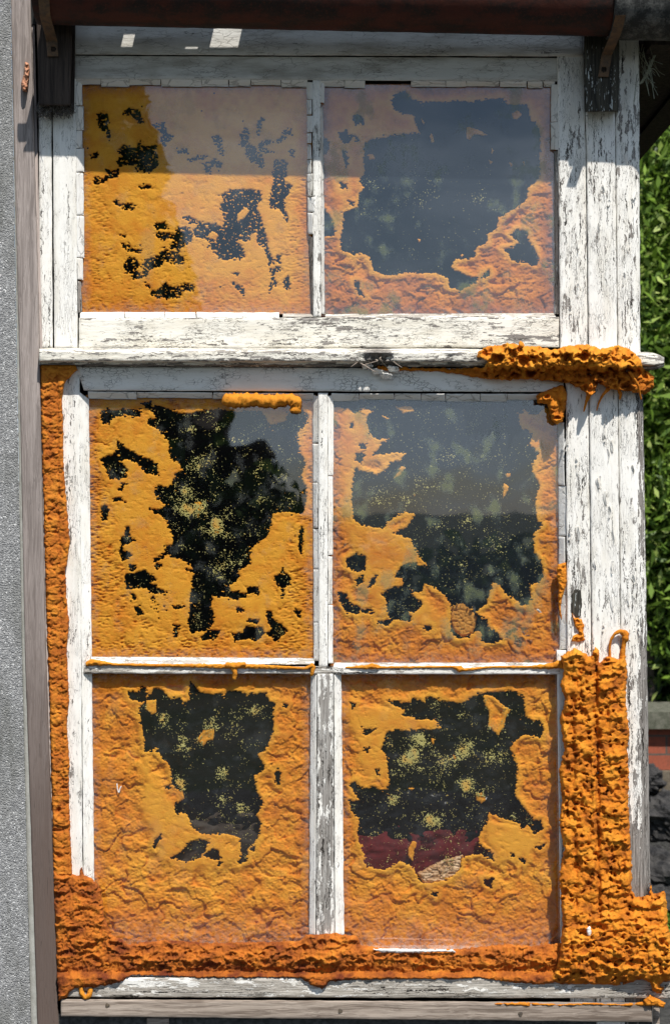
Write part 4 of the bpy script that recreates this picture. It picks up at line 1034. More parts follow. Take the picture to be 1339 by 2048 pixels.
# ------------------------------------------------------------------ foam squeezed out on the outside
def mass(label, poly, basefn, hfn, seed, mat, res=1.7, frill=3.5, edge_w=9, warp=3.0, tonefn=None, group='foam squeezed out on the outside of the frame', ragx=9, name='foam_mass'):
    P_ = np.array(poly, float)
    X, Y = np.meshgrid(np.arange(P_[:,0].min()-8, P_[:,0].max()+8, res), np.arange(P_[:,1].min()-8, P_[:,1].max()+8, res))
    s = psd(poly, X+frill*fbm(X/ragx, Y/ragx, seed, 4), Y+frill*fbm(X/ragx, Y/ragx, seed+1, 4))
    base = basefn(X, Y)
    prof = np.sqrt(np.clip(1-(1-np.clip(s/edge_w, 0, 1))**2, 0, 1))
    h = hfn(X, Y, s)
    D = base + prof*h
    DX = warp*fbm(X/12, Y/9, seed+5, 3)*sst(1, 6, s); DY = (warp*1.2*fbm(X/12, Y/9, seed+6, 3) + warp*.9*(h/(h.max()+1e-6)))*sst(1, 6, s)
    hn = (h-h.min())/(np.ptp(h)+1e-6)
    tone = (.25 + .4*(1-hn) + .35*fbm(X/30, Y/30, seed+7, 4)) if tonefn is None else tonefn(X, Y, s, hn)  # hollows darker by depth: crevice shade painted into the aged tone, over mottling
    Xs, Ys, kp_ = snap(X, Y, s, res)
    o = grid(name, Xs+DX, Ys+DY, D, kp_, np.minimum(base-3, D-.5), mat, None, {'tone': np.clip(tone, 0, 1)})
    return tag(o, label, 'foam', group)

def cups(X, Y, cx, cy, seed):
    """bowls with raised rims, some missing; about -1..1"""
    wx = X+.35*cx*fbm(X/cx, Y/cy, seed+1, 3); wy = Y+.35*cy*fbm(X/cx, Y/cy, seed+2, 3)
    f1, f2, c = worley(wx/cx, wy/cy, seed+3)
    rim = np.exp(-((f1-.46)/.11)**2); bowl = 1-sst(.12, .44, f1)
    return np.where(c > .42, rim*(.4+.6*c)-bowl*1.1, .25*fbm(X/cx*2, Y/cy*2, seed+4, 3))

def holes(X, Y, seed):
    wx = X+4*fbm(X/9, Y/9, seed+1, 3); wy = Y+4*fbm(X/9, Y/9, seed+2, 3)
    f1, f2, c = worley(wx/13, wy/11, seed)
    return np.where(c > .62, 1-sst(.10, .36, f1), 0)*sst(-.25, .1, fbm(X/40, Y/30, seed+3, 2))

def fine_rough(X, Y, seed, a=1.0):
    p, _, pid = worley(X/5.2, Y/4.4, seed)
    pit = np.clip(1-p/.42, 0, 1)*(pid > .5)
    p2, _, pid2 = worley(X/12, Y/9, seed+4)
    pit2 = np.clip(1-p2/.40, 0, 1)*(pid2 > .6)
    vz = .25+1.0*sst(-.25, .35, fbm(X/38, Y/38, seed+8, 2))
    return vz*a*(1.3*fbm(X/4, Y/3.2, seed+1, 3) - 2.6*pit - 4.0*pit2)

# left seam: foam trimmed flat in the gap, broken across in blocks
def h_left(X, Y, s):
    f1, f2, c = worley((X+5*fbm(X/14, Y/14, 3, 3))/24, (Y+6*fbm(X/14, Y/14, 5, 3))/17, 905)
    sh = lobes((X-80)/26+.3*fbm(X/15, Y/20, 8, 2), Y/15, 906)
    seam = 2.4*np.exp(-((X-np.interp(Y, [700, 1750], [114, 128])-2*fbm(Y/30, 0*Y, 4, 2))/1.5)**2)
    gouge = 7*np.clip(fbm(X/22, Y/17, 909, 3)-.22, 0, 1)*2.2
    return 11 + 3.5*c - 1.6*np.exp(-((f2-f1)/.08)**2) + 4.5*sh - seam - gouge*1.3 + 2*fbm(X/12, Y/7, 933, 3) + fine_rough(X, Y, 910, .8)
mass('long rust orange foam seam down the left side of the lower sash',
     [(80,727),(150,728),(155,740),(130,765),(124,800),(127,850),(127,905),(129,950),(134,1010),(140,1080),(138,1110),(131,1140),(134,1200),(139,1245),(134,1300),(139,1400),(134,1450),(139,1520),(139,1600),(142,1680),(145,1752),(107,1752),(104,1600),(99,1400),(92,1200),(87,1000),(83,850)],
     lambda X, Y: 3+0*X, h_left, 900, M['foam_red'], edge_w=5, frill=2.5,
     tonefn=lambda X, Y, s, hn: .30+.35*(1-hn)+.55*fbm(X/30, Y/44, 77, 4)-.25*sst(790, 735, Y))  # low spots painted darker as shade in the gouges, plus random mottling

# bottom seam with the left corner heap
def h_bot(X, Y, s):
    L = lobes(X/34+.5*fbm(X/50, Y/30, 21, 2), Y/19+.4*fbm(X/40, Y/30, 22, 2), 920)
    L2 = lobes(X/17, Y/12, 921)
    heap = 10*g_(X, 150, 70)*g_(Y, 1860, 90) + 14*g_(X, 658, 46)*g_(Y, 1905, 46) + 4*cups(X, Y, 34, 20, 925) + 2*cups(X, Y, 12, 10, 926)
    fr = 4*np.clip(fbm(X/5, Y/26, 923, 3), -.5, 1)
    rows = 4*np.sin((Y-1890)/62*np.pi*2-1.2+.6*fbm(X/60, Y/30, 24, 2))*sst(230, 300, X)
    return np.maximum(3, 8 + 11*L + 4*L2 + heap + fr + rows + fine_rough(X, Y, 924))*(1-.35*sst(1925, 1958, Y))
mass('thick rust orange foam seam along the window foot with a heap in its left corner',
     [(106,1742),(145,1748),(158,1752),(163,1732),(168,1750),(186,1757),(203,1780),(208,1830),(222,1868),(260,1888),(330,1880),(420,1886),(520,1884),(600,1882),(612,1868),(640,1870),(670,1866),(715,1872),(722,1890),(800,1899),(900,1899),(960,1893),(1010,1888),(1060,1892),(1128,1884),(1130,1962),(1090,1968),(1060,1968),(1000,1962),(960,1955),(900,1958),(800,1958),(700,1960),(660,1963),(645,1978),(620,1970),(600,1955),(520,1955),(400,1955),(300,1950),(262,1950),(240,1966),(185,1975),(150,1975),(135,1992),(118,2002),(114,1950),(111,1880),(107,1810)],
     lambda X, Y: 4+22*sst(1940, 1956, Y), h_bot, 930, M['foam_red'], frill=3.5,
     tonefn=lambda X, Y, s, hn: .34+.52*(1-hn)+.58*fbm(X/44, Y/30, 78, 4)-.16*sst(560, 900, X))  # shade between the lobes painted in by depth, plus random mottling

# right mass: a ribbed column that spreads at its foot
def h_right(X, Y, s):
    lean = (Y-1300)*.016
    x = X-lean
    col = sst(1292, 1330, Y)*sst(1880, 1800, Y)
    g1_ = np.exp(-((x-1188-6*fbm(Y/70, 0*Y, 31, 3))/4.2)**2)
    g2_ = np.exp(-((x-1142-11*fbm(Y/60, 0*Y, 32, 3))/4.6)**2)*sst(1330, 1380, Y)
    g3_ = np.exp(-((x-1158)/3.0)**2)*.6*sst(1330, 1345, Y)*sst(1460, 1400, Y)
    ribs = lobes((x-1190)/62+.2, (Y+6*fbm(X/18, Y/18, 33, 3))/(12.5), 940)*sst(1190, 1196, x)
    sc2 = lobes((x-1118)/24, (Y+6*fbm(X/20, Y/20, 34, 3))/21, 941)
    fold = lobes((x-1160)/44+.3*fbm(Y/40, 0*Y, 38, 2), (Y+7*fbm(X/22, Y/22, 39, 3))/25, 953)*sst(1196, 1186, x)
    c = 16 + 17*ribs*(.4+1.0*np.clip(.5+fbm(X/40, Y/50, 948, 2), 0, 1)) + 9*sc2*sst(1196, 1184, x) + 13*fold + 2.5*cups(X, Y, 24, 30, 949) - holes(X, Y, 959)*13 - 9*np.clip(fbm(X/22, Y/30, 951, 3)-.15, 0, 1)*3 - 12*g1_*(.55+.6*np.clip(.5+fbm(Y/55, 0*Y, 954, 3), 0, 1)) - 10*g2_*np.clip(.6+fbm(Y/45, 0*Y, 955, 3)*2, 0, 1) - 8*g3_ + 3*np.clip(fbm(X/14, Y/24, 35, 3), -1, 1)
    L = lobes(X/38+.5*fbm(X/50, Y/30, 36, 2), Y/24+.4*fbm(X/40, Y/30, 37, 2), 942)
    L2 = lobes(X/18, Y/13, 943)
    tear = 16*np.clip(fbm(X/34, Y/16, 944, 3)-.14, 0, 1)
    b = np.maximum(4, 20 + 17*L + 7*L2 - tear*1.3 + 7*cups(X, Y, 44, 30, 946) + 3*cups(X, Y, 17, 14, 947) - 16*holes(X, Y, 960) + 12*lobes(X/52+.4*fbm(X/60, Y/60, 957, 2), Y/34+.4*fbm(X/60, Y/60, 958, 2), 956) + 12*sst(1210, 1300, X)*sst(1780, 1830, Y))*(1-.4*sst(1935, 1968, Y))
    m = col
    return c*m + b*(1-m) + fine_rough(X, Y, 945, .9)
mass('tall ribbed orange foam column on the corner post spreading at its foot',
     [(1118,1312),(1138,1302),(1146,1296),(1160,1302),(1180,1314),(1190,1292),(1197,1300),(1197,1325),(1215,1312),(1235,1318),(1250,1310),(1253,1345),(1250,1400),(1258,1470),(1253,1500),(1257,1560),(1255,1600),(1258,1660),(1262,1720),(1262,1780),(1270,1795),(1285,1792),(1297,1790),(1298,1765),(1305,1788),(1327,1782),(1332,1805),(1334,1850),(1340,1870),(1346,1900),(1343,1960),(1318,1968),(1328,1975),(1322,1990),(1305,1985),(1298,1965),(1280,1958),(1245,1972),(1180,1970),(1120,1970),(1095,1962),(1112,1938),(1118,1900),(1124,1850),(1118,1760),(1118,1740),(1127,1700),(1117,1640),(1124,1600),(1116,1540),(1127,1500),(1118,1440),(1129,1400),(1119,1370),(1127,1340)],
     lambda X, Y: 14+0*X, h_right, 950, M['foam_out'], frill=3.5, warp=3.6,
     tonefn=lambda X, Y, s, hn: .12+.62*(1-hn)+.62*fbm(X/40, Y/32, 79, 4)+.14*sst(1800, 1900, Y))  # aged rust and painted shade deepen in grooves and holes, plus mottling

# foam fringe over the ledge
def h_ledge(X, Y, s):
    L = lobes(X/30+.5*fbm(X/30, Y/20, 41, 2), (Y-690)/18, 960)
    L2 = lobes(X/14, Y/11, 961)
    pk = np.clip(fbm(X/16, Y/14, 962, 3)-.12, 0, 1)*38
    main = sst(945, 985, X)
    return np.maximum(3, 15 + 15*L + 8*L2 - pk + 15*cups(X, Y, 34, 28, 964) + 5*cups(X, Y, 15, 13, 965))*main*(1-.55*sst(1230, 1300, X)*sst(740, 770, Y)) + 8*(1-main) + fine_rough(X, Y, 963, 1.3)
def b_ledge(X, Y):
    on = sst(742, 728, Y)*sst(930, 960, X)
    return 6 + 38*on + 30*sst(1150, 1180, X)*sst(742, 760, Y)*.5
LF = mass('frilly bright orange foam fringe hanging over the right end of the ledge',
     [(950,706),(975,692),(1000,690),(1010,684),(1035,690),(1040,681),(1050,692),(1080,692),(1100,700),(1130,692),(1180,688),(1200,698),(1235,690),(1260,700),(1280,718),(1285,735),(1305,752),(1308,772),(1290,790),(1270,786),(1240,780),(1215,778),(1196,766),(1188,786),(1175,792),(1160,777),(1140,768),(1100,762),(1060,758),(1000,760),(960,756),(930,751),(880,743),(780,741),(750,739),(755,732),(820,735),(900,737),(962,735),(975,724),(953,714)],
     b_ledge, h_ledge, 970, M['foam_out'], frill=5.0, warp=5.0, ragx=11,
     tonefn=lambda X, Y, s, hn: .02+.40*(1-hn)+.35*sst(728, 752, Y)+.3*fbm(X/26, Y/20, 80, 4))  # recess shade painted into the tone; darker lower down, plus mottling
for pts, rr in (([(1178,785,24),(1172,802,20),(1166,824,17)], [6,3,1.5]), ([(1217,776,34),(1204,790,30),(1196,806,22),(1192,822,18)], [4,2.6,2,1.2]),
                ([(1256,742,52),(1266,756,50),(1276,772,40),(1281,800,26)], [3,3,2.6,1.6]), ([(1235,775,35),(1240,790,30),(1238,800,28)], [4,3,1.5])):
    tube('tendril', pts, rr, M['foam_out'], LF, int(pts[0][0]), 8, .3, 2.0, .45)

hs = lambda a, b, sd_: (lambda X, Y, s: a + b*lobes(X/14, Y/14, sd_) + b*.4*cups(X, Y, 17, 14, sd_+5) + fine_rough(X, Y, sd_+3, .7))
mass('brown-orange foam drip at the top right corner of the middle right pane', [(1070,791),(1085,784),(1105,775),(1125,770),(1133,788),(1130,815),(1124,843),(1112,849),(1103,842),(1098,825),(1093,808),(1074,806)], lambda X, Y: 4+0*X, hs(17, 20, 980), 981, M['foam_out'], frill=2.5, res=1.4, warp=2)
mass('thin orange foam bead beside the right edge of the middle right pane', [(1114,1128),(1131,1125),(1132,1150),(1131,1170),(1124,1195),(1120,1215),(1123,1242),(1118,1235),(1115,1200),(1116,1170),(1112,1145)], lambda X, Y: 6+0*X, hs(7, 6, 985), 986, M['foam_out'], frill=1.8, res=1.3, warp=1, edge_w=5)
mass('small curled orange foam lump below the rotten hole in the corner post', [(1141,1222),(1148,1235),(1162,1238),(1168,1252),(1165,1262),(1169,1280),(1155,1284),(1141,1282),(1144,1272),(1157,1266),(1149,1252)], lambda X, Y: 9+0*X, hs(6, 8, 990), 991, M['foam_out'], frill=2, res=1.3, warp=1.5, edge_w=5)
mass('small pinkish foam knob on a nail high on the left timber post', [(50,124),(58,126),(60,145),(58,165),(54,184),(46,182),(42,168),(48,150)], lambda X, Y: 17+0*X, hs(20, 8, 995), 996, foam_mat('pink_knob_foam', (.62, .34, .22), (.5, .22, .12), (.3, .1, .05)), frill=1.5, res=1.2, warp=1, edge_w=4)
mass('torn foam tuft hanging off the far right of the sill', [(1285,2000),(1298,1990),(1312,1996),(1330,2006),(1326,2016),(1310,2012),(1290,2012)], lambda X, Y: 29+0*X, hs(8, 8, 997), 998, M['foam_out'], frill=2, res=1.4, warp=1.5, edge_w=5)
mass('thin line of foam oozing along the joint under the sill', [(985,2006),(1050,2004),(1120,2008),(1180,2005),(1240,2008),(1290,2003),(1292,2012),(1240,2012),(1180,2010),(1120,2012),(1050,2012),(990,2010)], lambda X, Y: 28+0*X, hs(4, 4, 999), 1001, M['foam_out'], frill=1.5, res=1.4, warp=.5, edge_w=3)
def strand(label, pts, r, seed, lump=.45, tone=.25, mat='foam_out', extra=()):
    o = tube('foam_bead', pts, r, M[mat], None, seed, 16, lump, 1.8, tone)
    tag(o, label, 'foam', 'foam squeezed out on the outside of the frame')
    for e in extra:
        tube('drip', e[0], e[1], M[mat], o, seed+9, 10, .4, 1.6, tone)
    return o
strand('short fat foam sausage along the top of the middle left pane', [(445,796,6),(456,800,8),(500,799,8),(545,802,8),(580,798,8),(592,804,8),(590,826,6)], [8,13,12,12,11,11,9], 61, .38)
strand('thin foam bead under the middle left pane with a curled drip', [(172,1330,4),(184,1324,6),(230,1329,6),(330,1331,6),(440,1332,6),(520,1333,6),(610,1337,6),(628,1330,6)], [5,6,2.5,3,4,4,2.5,5], 62, .5,
       extra=(([(450,1330,6),(468,1332,12),(492,1328,10)], [5,7,4]), ([(466,1332,10),(470,1345,12),(468,1360,8)], [6,5,4]), ([(626,1330,6),(624,1345,6),(622,1352,5)], [5,4,3])))
strand('thin foam bead under the middle right pane running to the foam column', [(690,1335,4),(735,1334,6),(745,1332,7),(760,1335,5),(860,1334,5),(905,1334,6),(920,1338,8),(928,1340,6),(980,1334,5),(1060,1334,5),(1090,1333,6),(1125,1328,8)], [1.5,4,6,2.5,2,2.5,6,3,2,2.5,5,8], 63, .5)
strand('thin hooked loop of foam standing above the right foam column', [(1219,1316,18),(1218,1295,20),(1220,1280,24),(1228,1268,26),(1238,1262,26),(1248,1266,24),(1250,1276,22),(1246,1290,20),(1243,1318,18)], [2,2.2,2.5,3,4,7,7,4,6], 64, .35, .4)
strand('small hanging foam loop under the left corner heap', [(162,1974,26),(163,1986,30),(171,1996,30),(180,1990,30),(181,1976,26)], [5,4.5,5,5,5], 65, .3)

# rotten hole in the corner post
def rot(X, Y): return 0*X
o = mass('dark rotten hollow in the white corner post above a curl of foam', [(1141,1190),(1150,1178),(1160,1180),(1163,1205),(1160,1232),(1150,1236),(1142,1225)], lambda X, Y: 11+0*X, lambda X, Y, s: .6+.4*fbm(X/3, Y/20, 3, 3), 1010, M['block2'], frill=2, edge_w=3, res=1.5, name='rotten_patch', group=None)
o['category'] = 'rotten wood'

# cobwebby debris under the left block
mweb = simple_mat('dusty_web', (.05, .045, .04), (.12, .11, .10), 4, .9)
rr = random.Random(9)
V = []; F = []
def hair(p, q, wd, sag=6):
    b = len(V); n = 6
    for i in range(n+1):
        t_ = i/n
        x = p[0]*(1-t_)+q[0]*t_; y = p[1]*(1-t_)+q[1]*t_+sag*math.sin(math.pi*t_); d = p[2]*(1-t_)+q[2]*t_
        for sx in (-.5, .5):
            V.append(tuple(float(c) for c in PT(x+sx*wd, y, d)))
            V.append(tuple(float(c) for c in PT(x, y+sx*wd, d-.8)))
    for i in range(n):
        a_ = b+i*4
        F.append((a_, a_+2, a_+6, a_+4)); F.append((a_+1, a_+3, a_+7, a_+5))
for i in range(420):
    x = rr.uniform(76, 146); y = rr.uniform(206, 228 + 8*math.exp(-((x-90)/14)**2)); d = rr.uniform(5, 50)
    hair((x, y, d), (x+rr.uniform(-9, 9), y+rr.uniform(-3, 12), max(4, d-rr.uniform(-6, 14))), rr.uniform(.5, 1.4), rr.uniform(-3, 4))
tag(mk('cobweb_tuft', V, F, mweb), 'tangle of dark cobweb and dirt under the upper left timber block', 'cobweb', kind='stuff')
V = []; F = []
for i in range(26):
    x = rr.uniform(1272, 1300); y = rr.uniform(90, 150)
    hair((x, y, 10), (x+rr.uniform(-8, 34), y+rr.uniform(10, 70), rr.uniform(-40, 60)), rr.uniform(.6, 1.6), rr.uniform(-8, 8))
for i in range(5): hair((1310-i, 110, 20), (1284-i*2, 166+i, 20), 1.4, 5)
tag(mk('bird_nest_straw', V, F, simple_mat('straw', (.20, .19, .12), (.32, .34, .26), 4, .8)), 'loose straw and web dangling in the dark eave at the upper right', 'straw', kind='stuff')

# nail and knot on the lower rail, white chips in the foam
def disc(name, cx, cy, d, r, mat, parent, seed=0, n=14):
    V = [tuple(float(c) for c in PT(cx, cy, d+.8))]; F = []
    for i in range(n):
        a_ = i/n*2*math.pi; rr_ = r*(1+.15*math.sin(3*a_+seed)); V.append(tuple(float(c) for c in PT(cx+rr_*math.cos(a_), cy+rr_*math.sin(a_), d)))
    for i in range(n): F.append((0, 1+(i+1) % n, 1+i))
    return mk(name, V, F, mat, parent)
mnail = simple_mat('rusty_nail', (.05, .045, .04), (.16, .12, .08), 4, .6)
for cx, cy in ((215, 2011), (680, 2022), (1040, 2028)): disc('nail_head', cx, cy, 32.3, 4.5, mnail, WIN, cx)
mchip = simple_mat('white_chip', (.82, .81, .78), (.6, .59, .56), 8, .6)
crumple('paint_chip', 'bright white paint strip showing through the foot of the foam below the lower right pane', 'paint chip', [(738, 1898), (770, 1896), (830, 1898), (905, 1899), (915, 1905), (880, 1904), (820, 1907), (760, 1905)], 28, .8, mchip, 851, 20)
crumple('paint_chip', 'white paint chip caught low in the right foam column', 'paint chip', [(1171, 1858), (1178, 1850), (1182, 1860), (1180, 1875), (1173, 1872)], 50, 1, mchip, 852, 9)
sv = strand('tiny white bent thread on the foam in the lower left pane', [(234,1567,-9),(235,1578,-9),(238,1587,-9),(240,1577,-9),(243,1572,-9)], 1.1, 66, 0)
sv.name = 'white_thread'; sv['category'] = 'thread'; del sv['group']; sv.data.materials[0] = mchip

# ------------------------------------------------------------------ beyond the corner: shrub, brick wall, stones
def leaf_cloud(n, center, size, seed, ll=.10, lw=.022, shell=.5, droop=.5, cn=90, spread=.13):
    r = np.random.RandomState(seed)
    cl = r.randn(max(8, n//cn), 3)
    cl = cl/np.linalg.norm(cl, axis=1)[:,None]*(shell+(1-shell)*r.rand(len(cl), 1))
    pick = r.randint(0, len(cl), n)
    P_ = cl[pick] + r.randn(n, 3)*spread
    P_ = P_*np.array(size)+np.array(center)
    az = r.rand(n)*2*np.pi; el = -droop+.7*r.randn(n)
    d = np.stack([np.cos(az)*np.cos(el), np.sin(az)*np.cos(el), np.sin(el)], 1)
    up = r.randn(n, 3); s = np.cross(d, up); s /= np.linalg.norm(s, axis=1)[:,None]
    L = (ll*(.6+.8*r.rand(n)))[:,None]; Wd = (lw*(.6+.8*r.rand(n)))[:,None]
    nrm = np.cross(s, d)
    a = P_; b = P_+d*L*.45+s*Wd+nrm*Wd*.4; c = P_+d*L-nrm*Wd*.8; e = P_+d*L*.45-s*Wd+nrm*Wd*.4
    V = np.stack([a, b, c, e], 1).reshape(-1, 3)
    F = np.arange(4*n).reshape(n, 4)
    tone = np.clip(.45+.28*r.randn(n)+.25*(_h(pick, pick*0, seed)-.5), 0, 1)
    return V, F, np.repeat(tone, 4)
M['leaf'] = leaf_mat('willow_leaf', (.055, .11, .015), (.19, .31, .035), (.46, .55, .16))
M['leaf2'] = leaf_mat('dark_leaf', (.018, .040, .012), (.045, .095, .02), (.14, .22, .06))
M['bark'] = simple_mat('bark', (.08, .06, .045), (.17, .14, .11), 12, .9, .8)
def stems(parent, x, y, z1, n, seed):
    r = random.Random(seed); V = []; F = []
    for i in range(n):
        bx = x+r.uniform(-.3, .3); by = y+r.uniform(-.2, .2); tx = bx+r.uniform(-.6, .6); ty = by+r.uniform(-.3, .3)
        b = len(V); m = 8
        for j in range(m+1):
            t_ = j/m; cx = bx+(tx-bx)*t_**1.5; cy = by+(ty-by)*t_**1.5; cz = z1*t_; rd = .02*(1-.75*t_)
            for a_ in range(5): V.append((cx+rd*math.cos(a_*1.2566), cy+rd*math.sin(a_*1.2566), cz))
        for j in range(m):
            for a_ in range(5):
                F.append((b+j*5+a_, b+j*5+(a_+1) % 5, b+(j+1)*5+(a_+1) % 5, b+(j+1)*5+a_))
    mk('stem', V, F, M['bark'], parent)
def shrub(label, x, y, zc, size, n, seed, mat='leaf', **kw):
    T = empty('leafy_shrub', (x, y, 0), label, 'shrub', 'shrubs beyond the corner post')
    V, F, tn = leaf_cloud(n, (x, y, zc), size, seed, **kw)
    mk('foliage', V, F, M[mat], T, {'tone': tn}, smooth=False)
    stems(T, x, y, zc+size[2]*.6, 7, seed)
    return T
shrub('light green narrow-leaved shrub beside the corner post, filling the strip above the brick coping', 1.55, 3.5, 2.15, (.75, .45, 1.35), 62000, 3, shell=.3, ll=.062, lw=.009, cn=60)
shrub('dark green shrub standing behind the light green one', 1.9, 4.7, 2.1, (1.7, .6, 2.0), 26000, 5, 'leaf2', ll=.13, lw=.035, shell=.2)
shrub('tall dark shrub furthest right behind the brick wall', 4.2, 4.9, 1.9, (1.4, .8, 1.9), 12000, 6, 'leaf2', ll=.14, lw=.04, shell=.3)
def hedge_like(label, x0, x1, y, z1, n, seed):
    r = np.random.RandomState(seed)
    T = empty('hedge', ((x0+x1)/2, y, 0), label, 'hedge')
    V, F, tn = leaf_cloud(n, (0, 0, 0), (1, 1, 1), seed, .16, .05, 0)
    m = len(V)//4
    c = np.stack([r.uniform(x0, x1, m), y+r.randn(m)*.25, r.rand(m)**.8*z1], 1)
    Vq = V.reshape(-1, 4, 3); Vq = Vq-Vq.mean(1, keepdims=True)+c[:,None,:]
    mk('foliage', Vq.reshape(-1, 3), F, M['leaf2'], T, {'tone': tn}, smooth=False)
hedge_like('tall dark hedge closing the garden far behind the shrubs', .6, 9, 7.5, 4.2, 30000, 8)

t = NT('old_red_brick'); C = t.coord()
br = t.n('ShaderNodeTexBrick'); br.inputs['Scale'].default_value = 1
sw = t.n('ShaderNodeSeparateXYZ'); t.lk(C, sw.inputs[0]); cb = t.n('ShaderNodeCombineXYZ'); t.lk(sw.outputs[0], cb.inputs[0]); t.lk(sw.outputs[2], cb.inputs[1])
t.lk(cb.outputs[0], br.inputs['Vector'])
br.inputs['Brick Width'].default_value = 225; br.inputs['Row Height'].default_value = 75; br.inputs['Mortar Size'].default_value = 4
br.inputs['Color1'].default_value = (.33, .085, .045, 1); br.inputs['Color2'].default_value = (.22, .065, .04, 1); br.inputs['Mortar'].default_value = (.10, .085, .07, 1)
n_ = t.noise(t.sc(C, (1/12,)*3), 1, 5, .7)
M['brick'] = t.done(t.bsdf(t.mix(t.math('MULTIPLY', t.rng(n_, .4, .7), .4), br.outputs[0], (.06, .05, .04)), .9, t.bump(n_, .5, .004)))
BW = empty('brick_wall', (2.2, 3.2, 0), 'low red brick wall with a grey stone coping behind the corner post', 'wall')
boxes('brickwork', [(.5, 4.6, 3.05, 3.27, .46, .63)], M['brick'], BW)
boxes('coping', [(.5, 4.62, 3.0, 3.32, .632, .70)], simple_mat('mossy_coping', (.07, .075, .05), (.17, .165, .13), 30, .9, .8, .004), BW)
boxes('stone_band', [(.5, 4.6, 3.02, 3.29, .38, .458)], simple_mat('brown_stone_band', (.10, .08, .055), (.18, .15, .11), 30, .9, .7, .004), BW)
boxes('footing', [(.5, 4.6, 3.10, 3.25, 0, .378)], mund, BW)
def rock_mesh(seed, r=1.0):
    rn = np.random.RandomState(seed)
    n, m = 22, 34
    th = np.linspace(0.02, np.pi-.02, n); ph = np.linspace(0, 2*np.pi, m, endpoint=False)
    PH, TH = np.meshgrid(ph, th)
    dx, dy, dz = np.sin(TH)*np.cos(PH), np.sin(TH)*np.sin(PH), np.cos(TH)
    R = 1+.42*fbm(dx*1.8+seed, dy*1.6+dz*2.3, seed, 5, .6)+.26*np.round(2.5*pn(dz*2+seed, dx*2, seed+3))/2.5
    V = np.stack([(dx*R).ravel(), (dy*R*.8).ravel(), (dz*R*.72).ravel()], 1)
    F = [(i*m+j, (i+1)*m+j, (i+1)*m+(j+1) % m, i*m+(j+1) % m) for i in range(n-1) for j in range(m)]
    F.append(tuple(range(m))[::-1]); F.append(tuple(range((n-1)*m, n*m)))
    return V, F
M['rock'] = simple_mat('dark_rockery_stone', (.018, .018, .02), (.075, .07, .066), 40, .9, .9, .008)
RL = [(1.03, 2.75, .10, .13), (1.20, 2.7, .12, .15), (1.42, 2.72, .1, .13), (1.10, 2.86, .29, .12), (1.30, 2.85, .31, .13), (1.05, 2.9, .42, .07), (1.22, 2.92, .44, .08), (1.60, 2.75, .12, .16), (1.55, 2.86, .33, .12), (1.85, 2.75, .12, .15), (1.80, 2.88, .31, .12), (1.16, 2.52, .06, .09)]
RLAB = ['dark stone at the bottom left of the rockery nearest the corner post', 'largest dark stone in the lower row of the rockery', 'rounded dark stone third along the lower row of the rockery', 'dark stone on the second row next to the corner post', 'dark stone in the middle of the second rockery row', 'small dark stone tucked just under the stone band nearest the post', 'small dark stone under the band, second from the post', 'broad dark stone fourth along the lower rockery row', 'dark stone fourth along the upper rockery row', 'dark stone at the right end of the lower rockery row', 'dark stone at the right end of the upper rockery row', 'small loose dark stone lying in front of the rockery']
for i, (x, y, z, r) in enumerate(RL):
    V, F = rock_mesh(50+i)
    o = mk('rockery_stone', V*r+np.array([x, y, z]), F, M['rock'], smooth=False)
    tag(o, RLAB[i], 'stone', 'dark stones of the rockery')
# low green growth in front of the stones
V, F, tn = leaf_cloud(2600, (0, 0, 0), (1, 1, 1), 71, .05, .012, 0)
r_ = np.random.RandomState(5); c = np.stack([r_.uniform(.95, 2.6, 2600), r_.uniform(2.2, 2.62, 2600), r_.rand(2600)*.07], 1)
Vq = V.reshape(-1, 4, 3); Vq = Vq-Vq.mean(1, keepdims=True)+c[:,None,:]
tag(mk('ground_cover', Vq.reshape(-1, 3), F, M['leaf'], None, {'tone': tn}, smooth=False), 'low green ground cover before the rockery', 'plants', kind='stuff')

# ------------------------------------------------------------------ garden behind the camera (seen only as reflections in the glass)
def conifer(label, x, y, h, r, n, seed):
    T = empty('conifer_tree', (x, y, 0), label, 'tree')
    rn = np.random.RandomState(seed)
    V, F, tn = leaf_cloud(n, (0, 0, 0), (1, 1, 1), seed, .30, .09, 0)
    zz = .3+(h-.3)*(1-rn.rand(n)**.6); rad = r*(1-zz/h)**.75*(.35+.65*rn.rand(n)**.5); az = rn.rand(n)*6.283
    c = np.stack([x+rad*np.cos(az), y+rad*np.sin(az), zz], 1)
    Vq = V.reshape(-1, 4, 3); Vq = Vq-Vq.mean(1, keepdims=True)+c[:,None,:]
    mk('crown', Vq.reshape(-1, 3), F, M['leaf2'], T, {'tone': tn}, smooth=False)
    b = []; fc = []
    for j in range(9):
        for a_ in range(8): b.append((x+.18*(1-j/9)*math.cos(a_*.785), y+.18*(1-j/9)*math.sin(a_*.785), h*.9*j/8))
    for j in range(8):
        for a_ in range(8): fc.append((j*8+a_, j*8+(a_+1) % 8, (j+1)*8+(a_+1) % 8, (j+1)*8+a_))
    mk('trunk', b, fc, M['bark'], T)
conifer('tall dark conifer across the garden, left of the shed', -3.28, -12.0, 9.5, 2.7, 16000, 81)
SH = empty('garden_shed', (-2.2, -11.5, 0), 'dark timber shed with stepped roofs across the garden', 'shed')
boxes('walls', [(-3.6, -1.16, -13, -11.3, 0, 2.30), (-1.16, -.70, -12.6, -11.35, 0, 2.05)], M['block'], SH)
def prism(name, x0, x1, y0, y1, z0, z1, mat, parent):
    ym = (y0+y1)/2
    mk(name, [(x0,y0,z0),(x1,y0,z0),(x1,y1,z0),(x0,y1,z0),(x0,ym,z1),(x1,ym,z1)], [(0,3,2,1),(0,1,5,4),(3,4,5,2),(0,4,3),(1,2,5)], mat, parent, smooth=False)
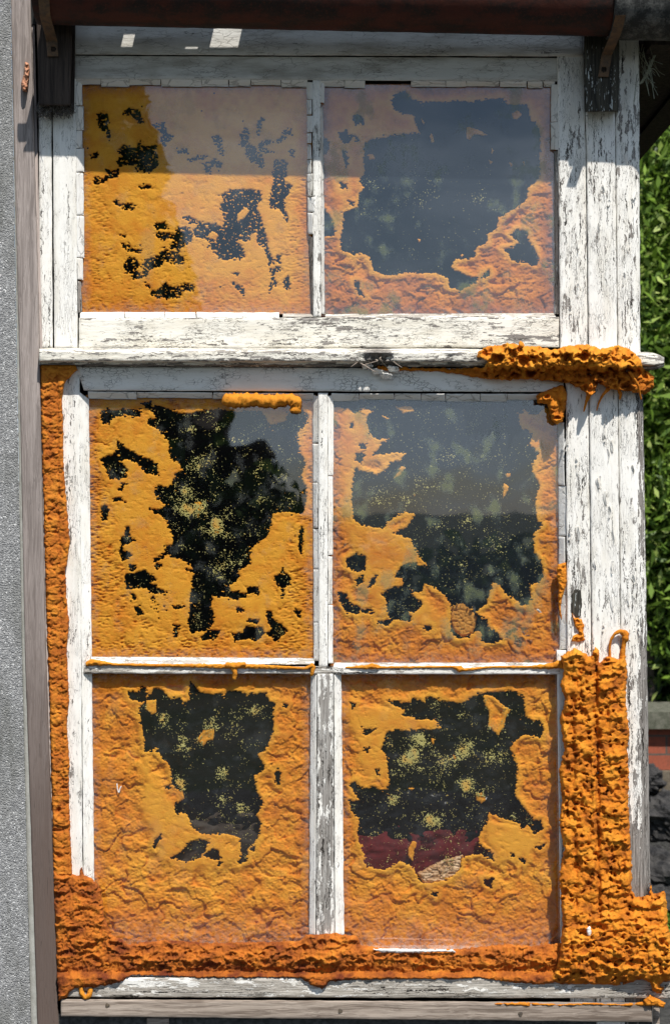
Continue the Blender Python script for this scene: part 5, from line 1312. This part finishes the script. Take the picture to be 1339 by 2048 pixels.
prism('roof', -3.75, -1.13, -13.2, -11.2, 2.302, 2.62, M['block'], SH)
boxes('lean_to_roof', [(-1.13, -.66, -12.7, -11.25, 2.053, 2.13)], M['block'], SH)
T = empty('garden_hedge', (1.5, -11.3, 0), 'long low hedge across the garden beside the shed', 'hedge')
V, F, tn = leaf_cloud(14000, (0, 0, 0), (1, 1, 1), 91, .22, .08, 0)
r_ = np.random.RandomState(6); xx = r_.uniform(-6, 7, 14000)
top = np.interp(xx, [-6, -.6, -.2, .3, 1.2, 2.4, 4, 7], [2.1, 1.62, 1.3, 1.1, 1.0, 1.15, 1.5, 1.8])
top = top*(1+.22*fbm(xx/.35, 0*xx, 5, 4)+.12*r_.randn(14000))
c = np.stack([xx, -11.3+r_.randn(14000)*.3, r_.rand(14000)**.8*top], 1)
Vq = V.reshape(-1, 4, 3); Vq = Vq-Vq.mean(1, keepdims=True)+c[:,None,:]
mk('foliage', Vq.reshape(-1, 3), F, M['leaf2'], T, {'tone': tn}, smooth=False)

# splinters and curled paint where the ledge has rotted through in the middle
LG = [o for o in bpy.data.objects if o.name.startswith('drip_ledge')][0]
r_ = random.Random(12)
for i in range(9):
    x = r_.uniform(712, 790); y = r_.uniform(708, 724)
    o = tube('splinter', [(x, y, 34), (x+r_.uniform(-14, 18), y+r_.uniform(2, 10), 41), (x+r_.uniform(-26, 34), y+r_.uniform(6, 22), 38)], [1.6, 1.3, .7], M['block2'] if i % 2 else M['wood_low'], WIN, 300+i, 6, .4, 2.0)
for i, (x, y) in enumerate([(722, 728), (742, 738), (760, 746), (773, 730)]):
    Xc, Yc = np.meshgrid(np.linspace(0, 26, 14), np.linspace(0, 12, 8))
    a_ = r_.uniform(-.4, .7)
    Xr = x+Xc*math.cos(a_)-Yc*math.sin(a_); Yr = y+Xc*math.sin(a_)+Yc*math.cos(a_)
    kf = psd([(x-2, y+4), (x+8, y-3), (x+24, y+2), (x+27, y+13), (x+16, y+19), (x+4, y+14)], Xr, Yr) > 0
    grid('curled_paint', Xr, Yr, 16+12*np.sin(Xc/26*2.2)+4*np.cos(Yc/4), kf, 8+12*np.sin(Xc/26*2.2)+4*np.cos(Yc/4), M['ph_fine'], WIN)
# lifted paint edges along the corner boards
for i in range(46):
    x = r_.choice([r_.uniform(1122, 1160), r_.uniform(1188, 1232), r_.uniform(1246, 1275)]); y = r_.choice([r_.uniform(250, 680), r_.uniform(820, 1290)])
    L_ = r_.uniform(12, 40); wd = r_.uniform(2.5, 6)
    Uc, Vc = np.meshgrid(np.linspace(-.5, .5, 5), np.linspace(0, 1, 10))
    Xr = x + Uc*wd*np.sin(np.pi*np.clip(Vc, .08, .95))**.5 + 1.5*np.sin(Vc*5+i); Yr = y+Vc*L_
    Dr = (11 if x < 1165 else 16.5 if x < 1235 else 13) + (Uc+.5)**2*r_.uniform(2, 4.5)
    grid('lifted_paint', Xr, Yr, Dr, None, Dr-.6, M['pv'], CP, {'wear': -.2+0*Xr})
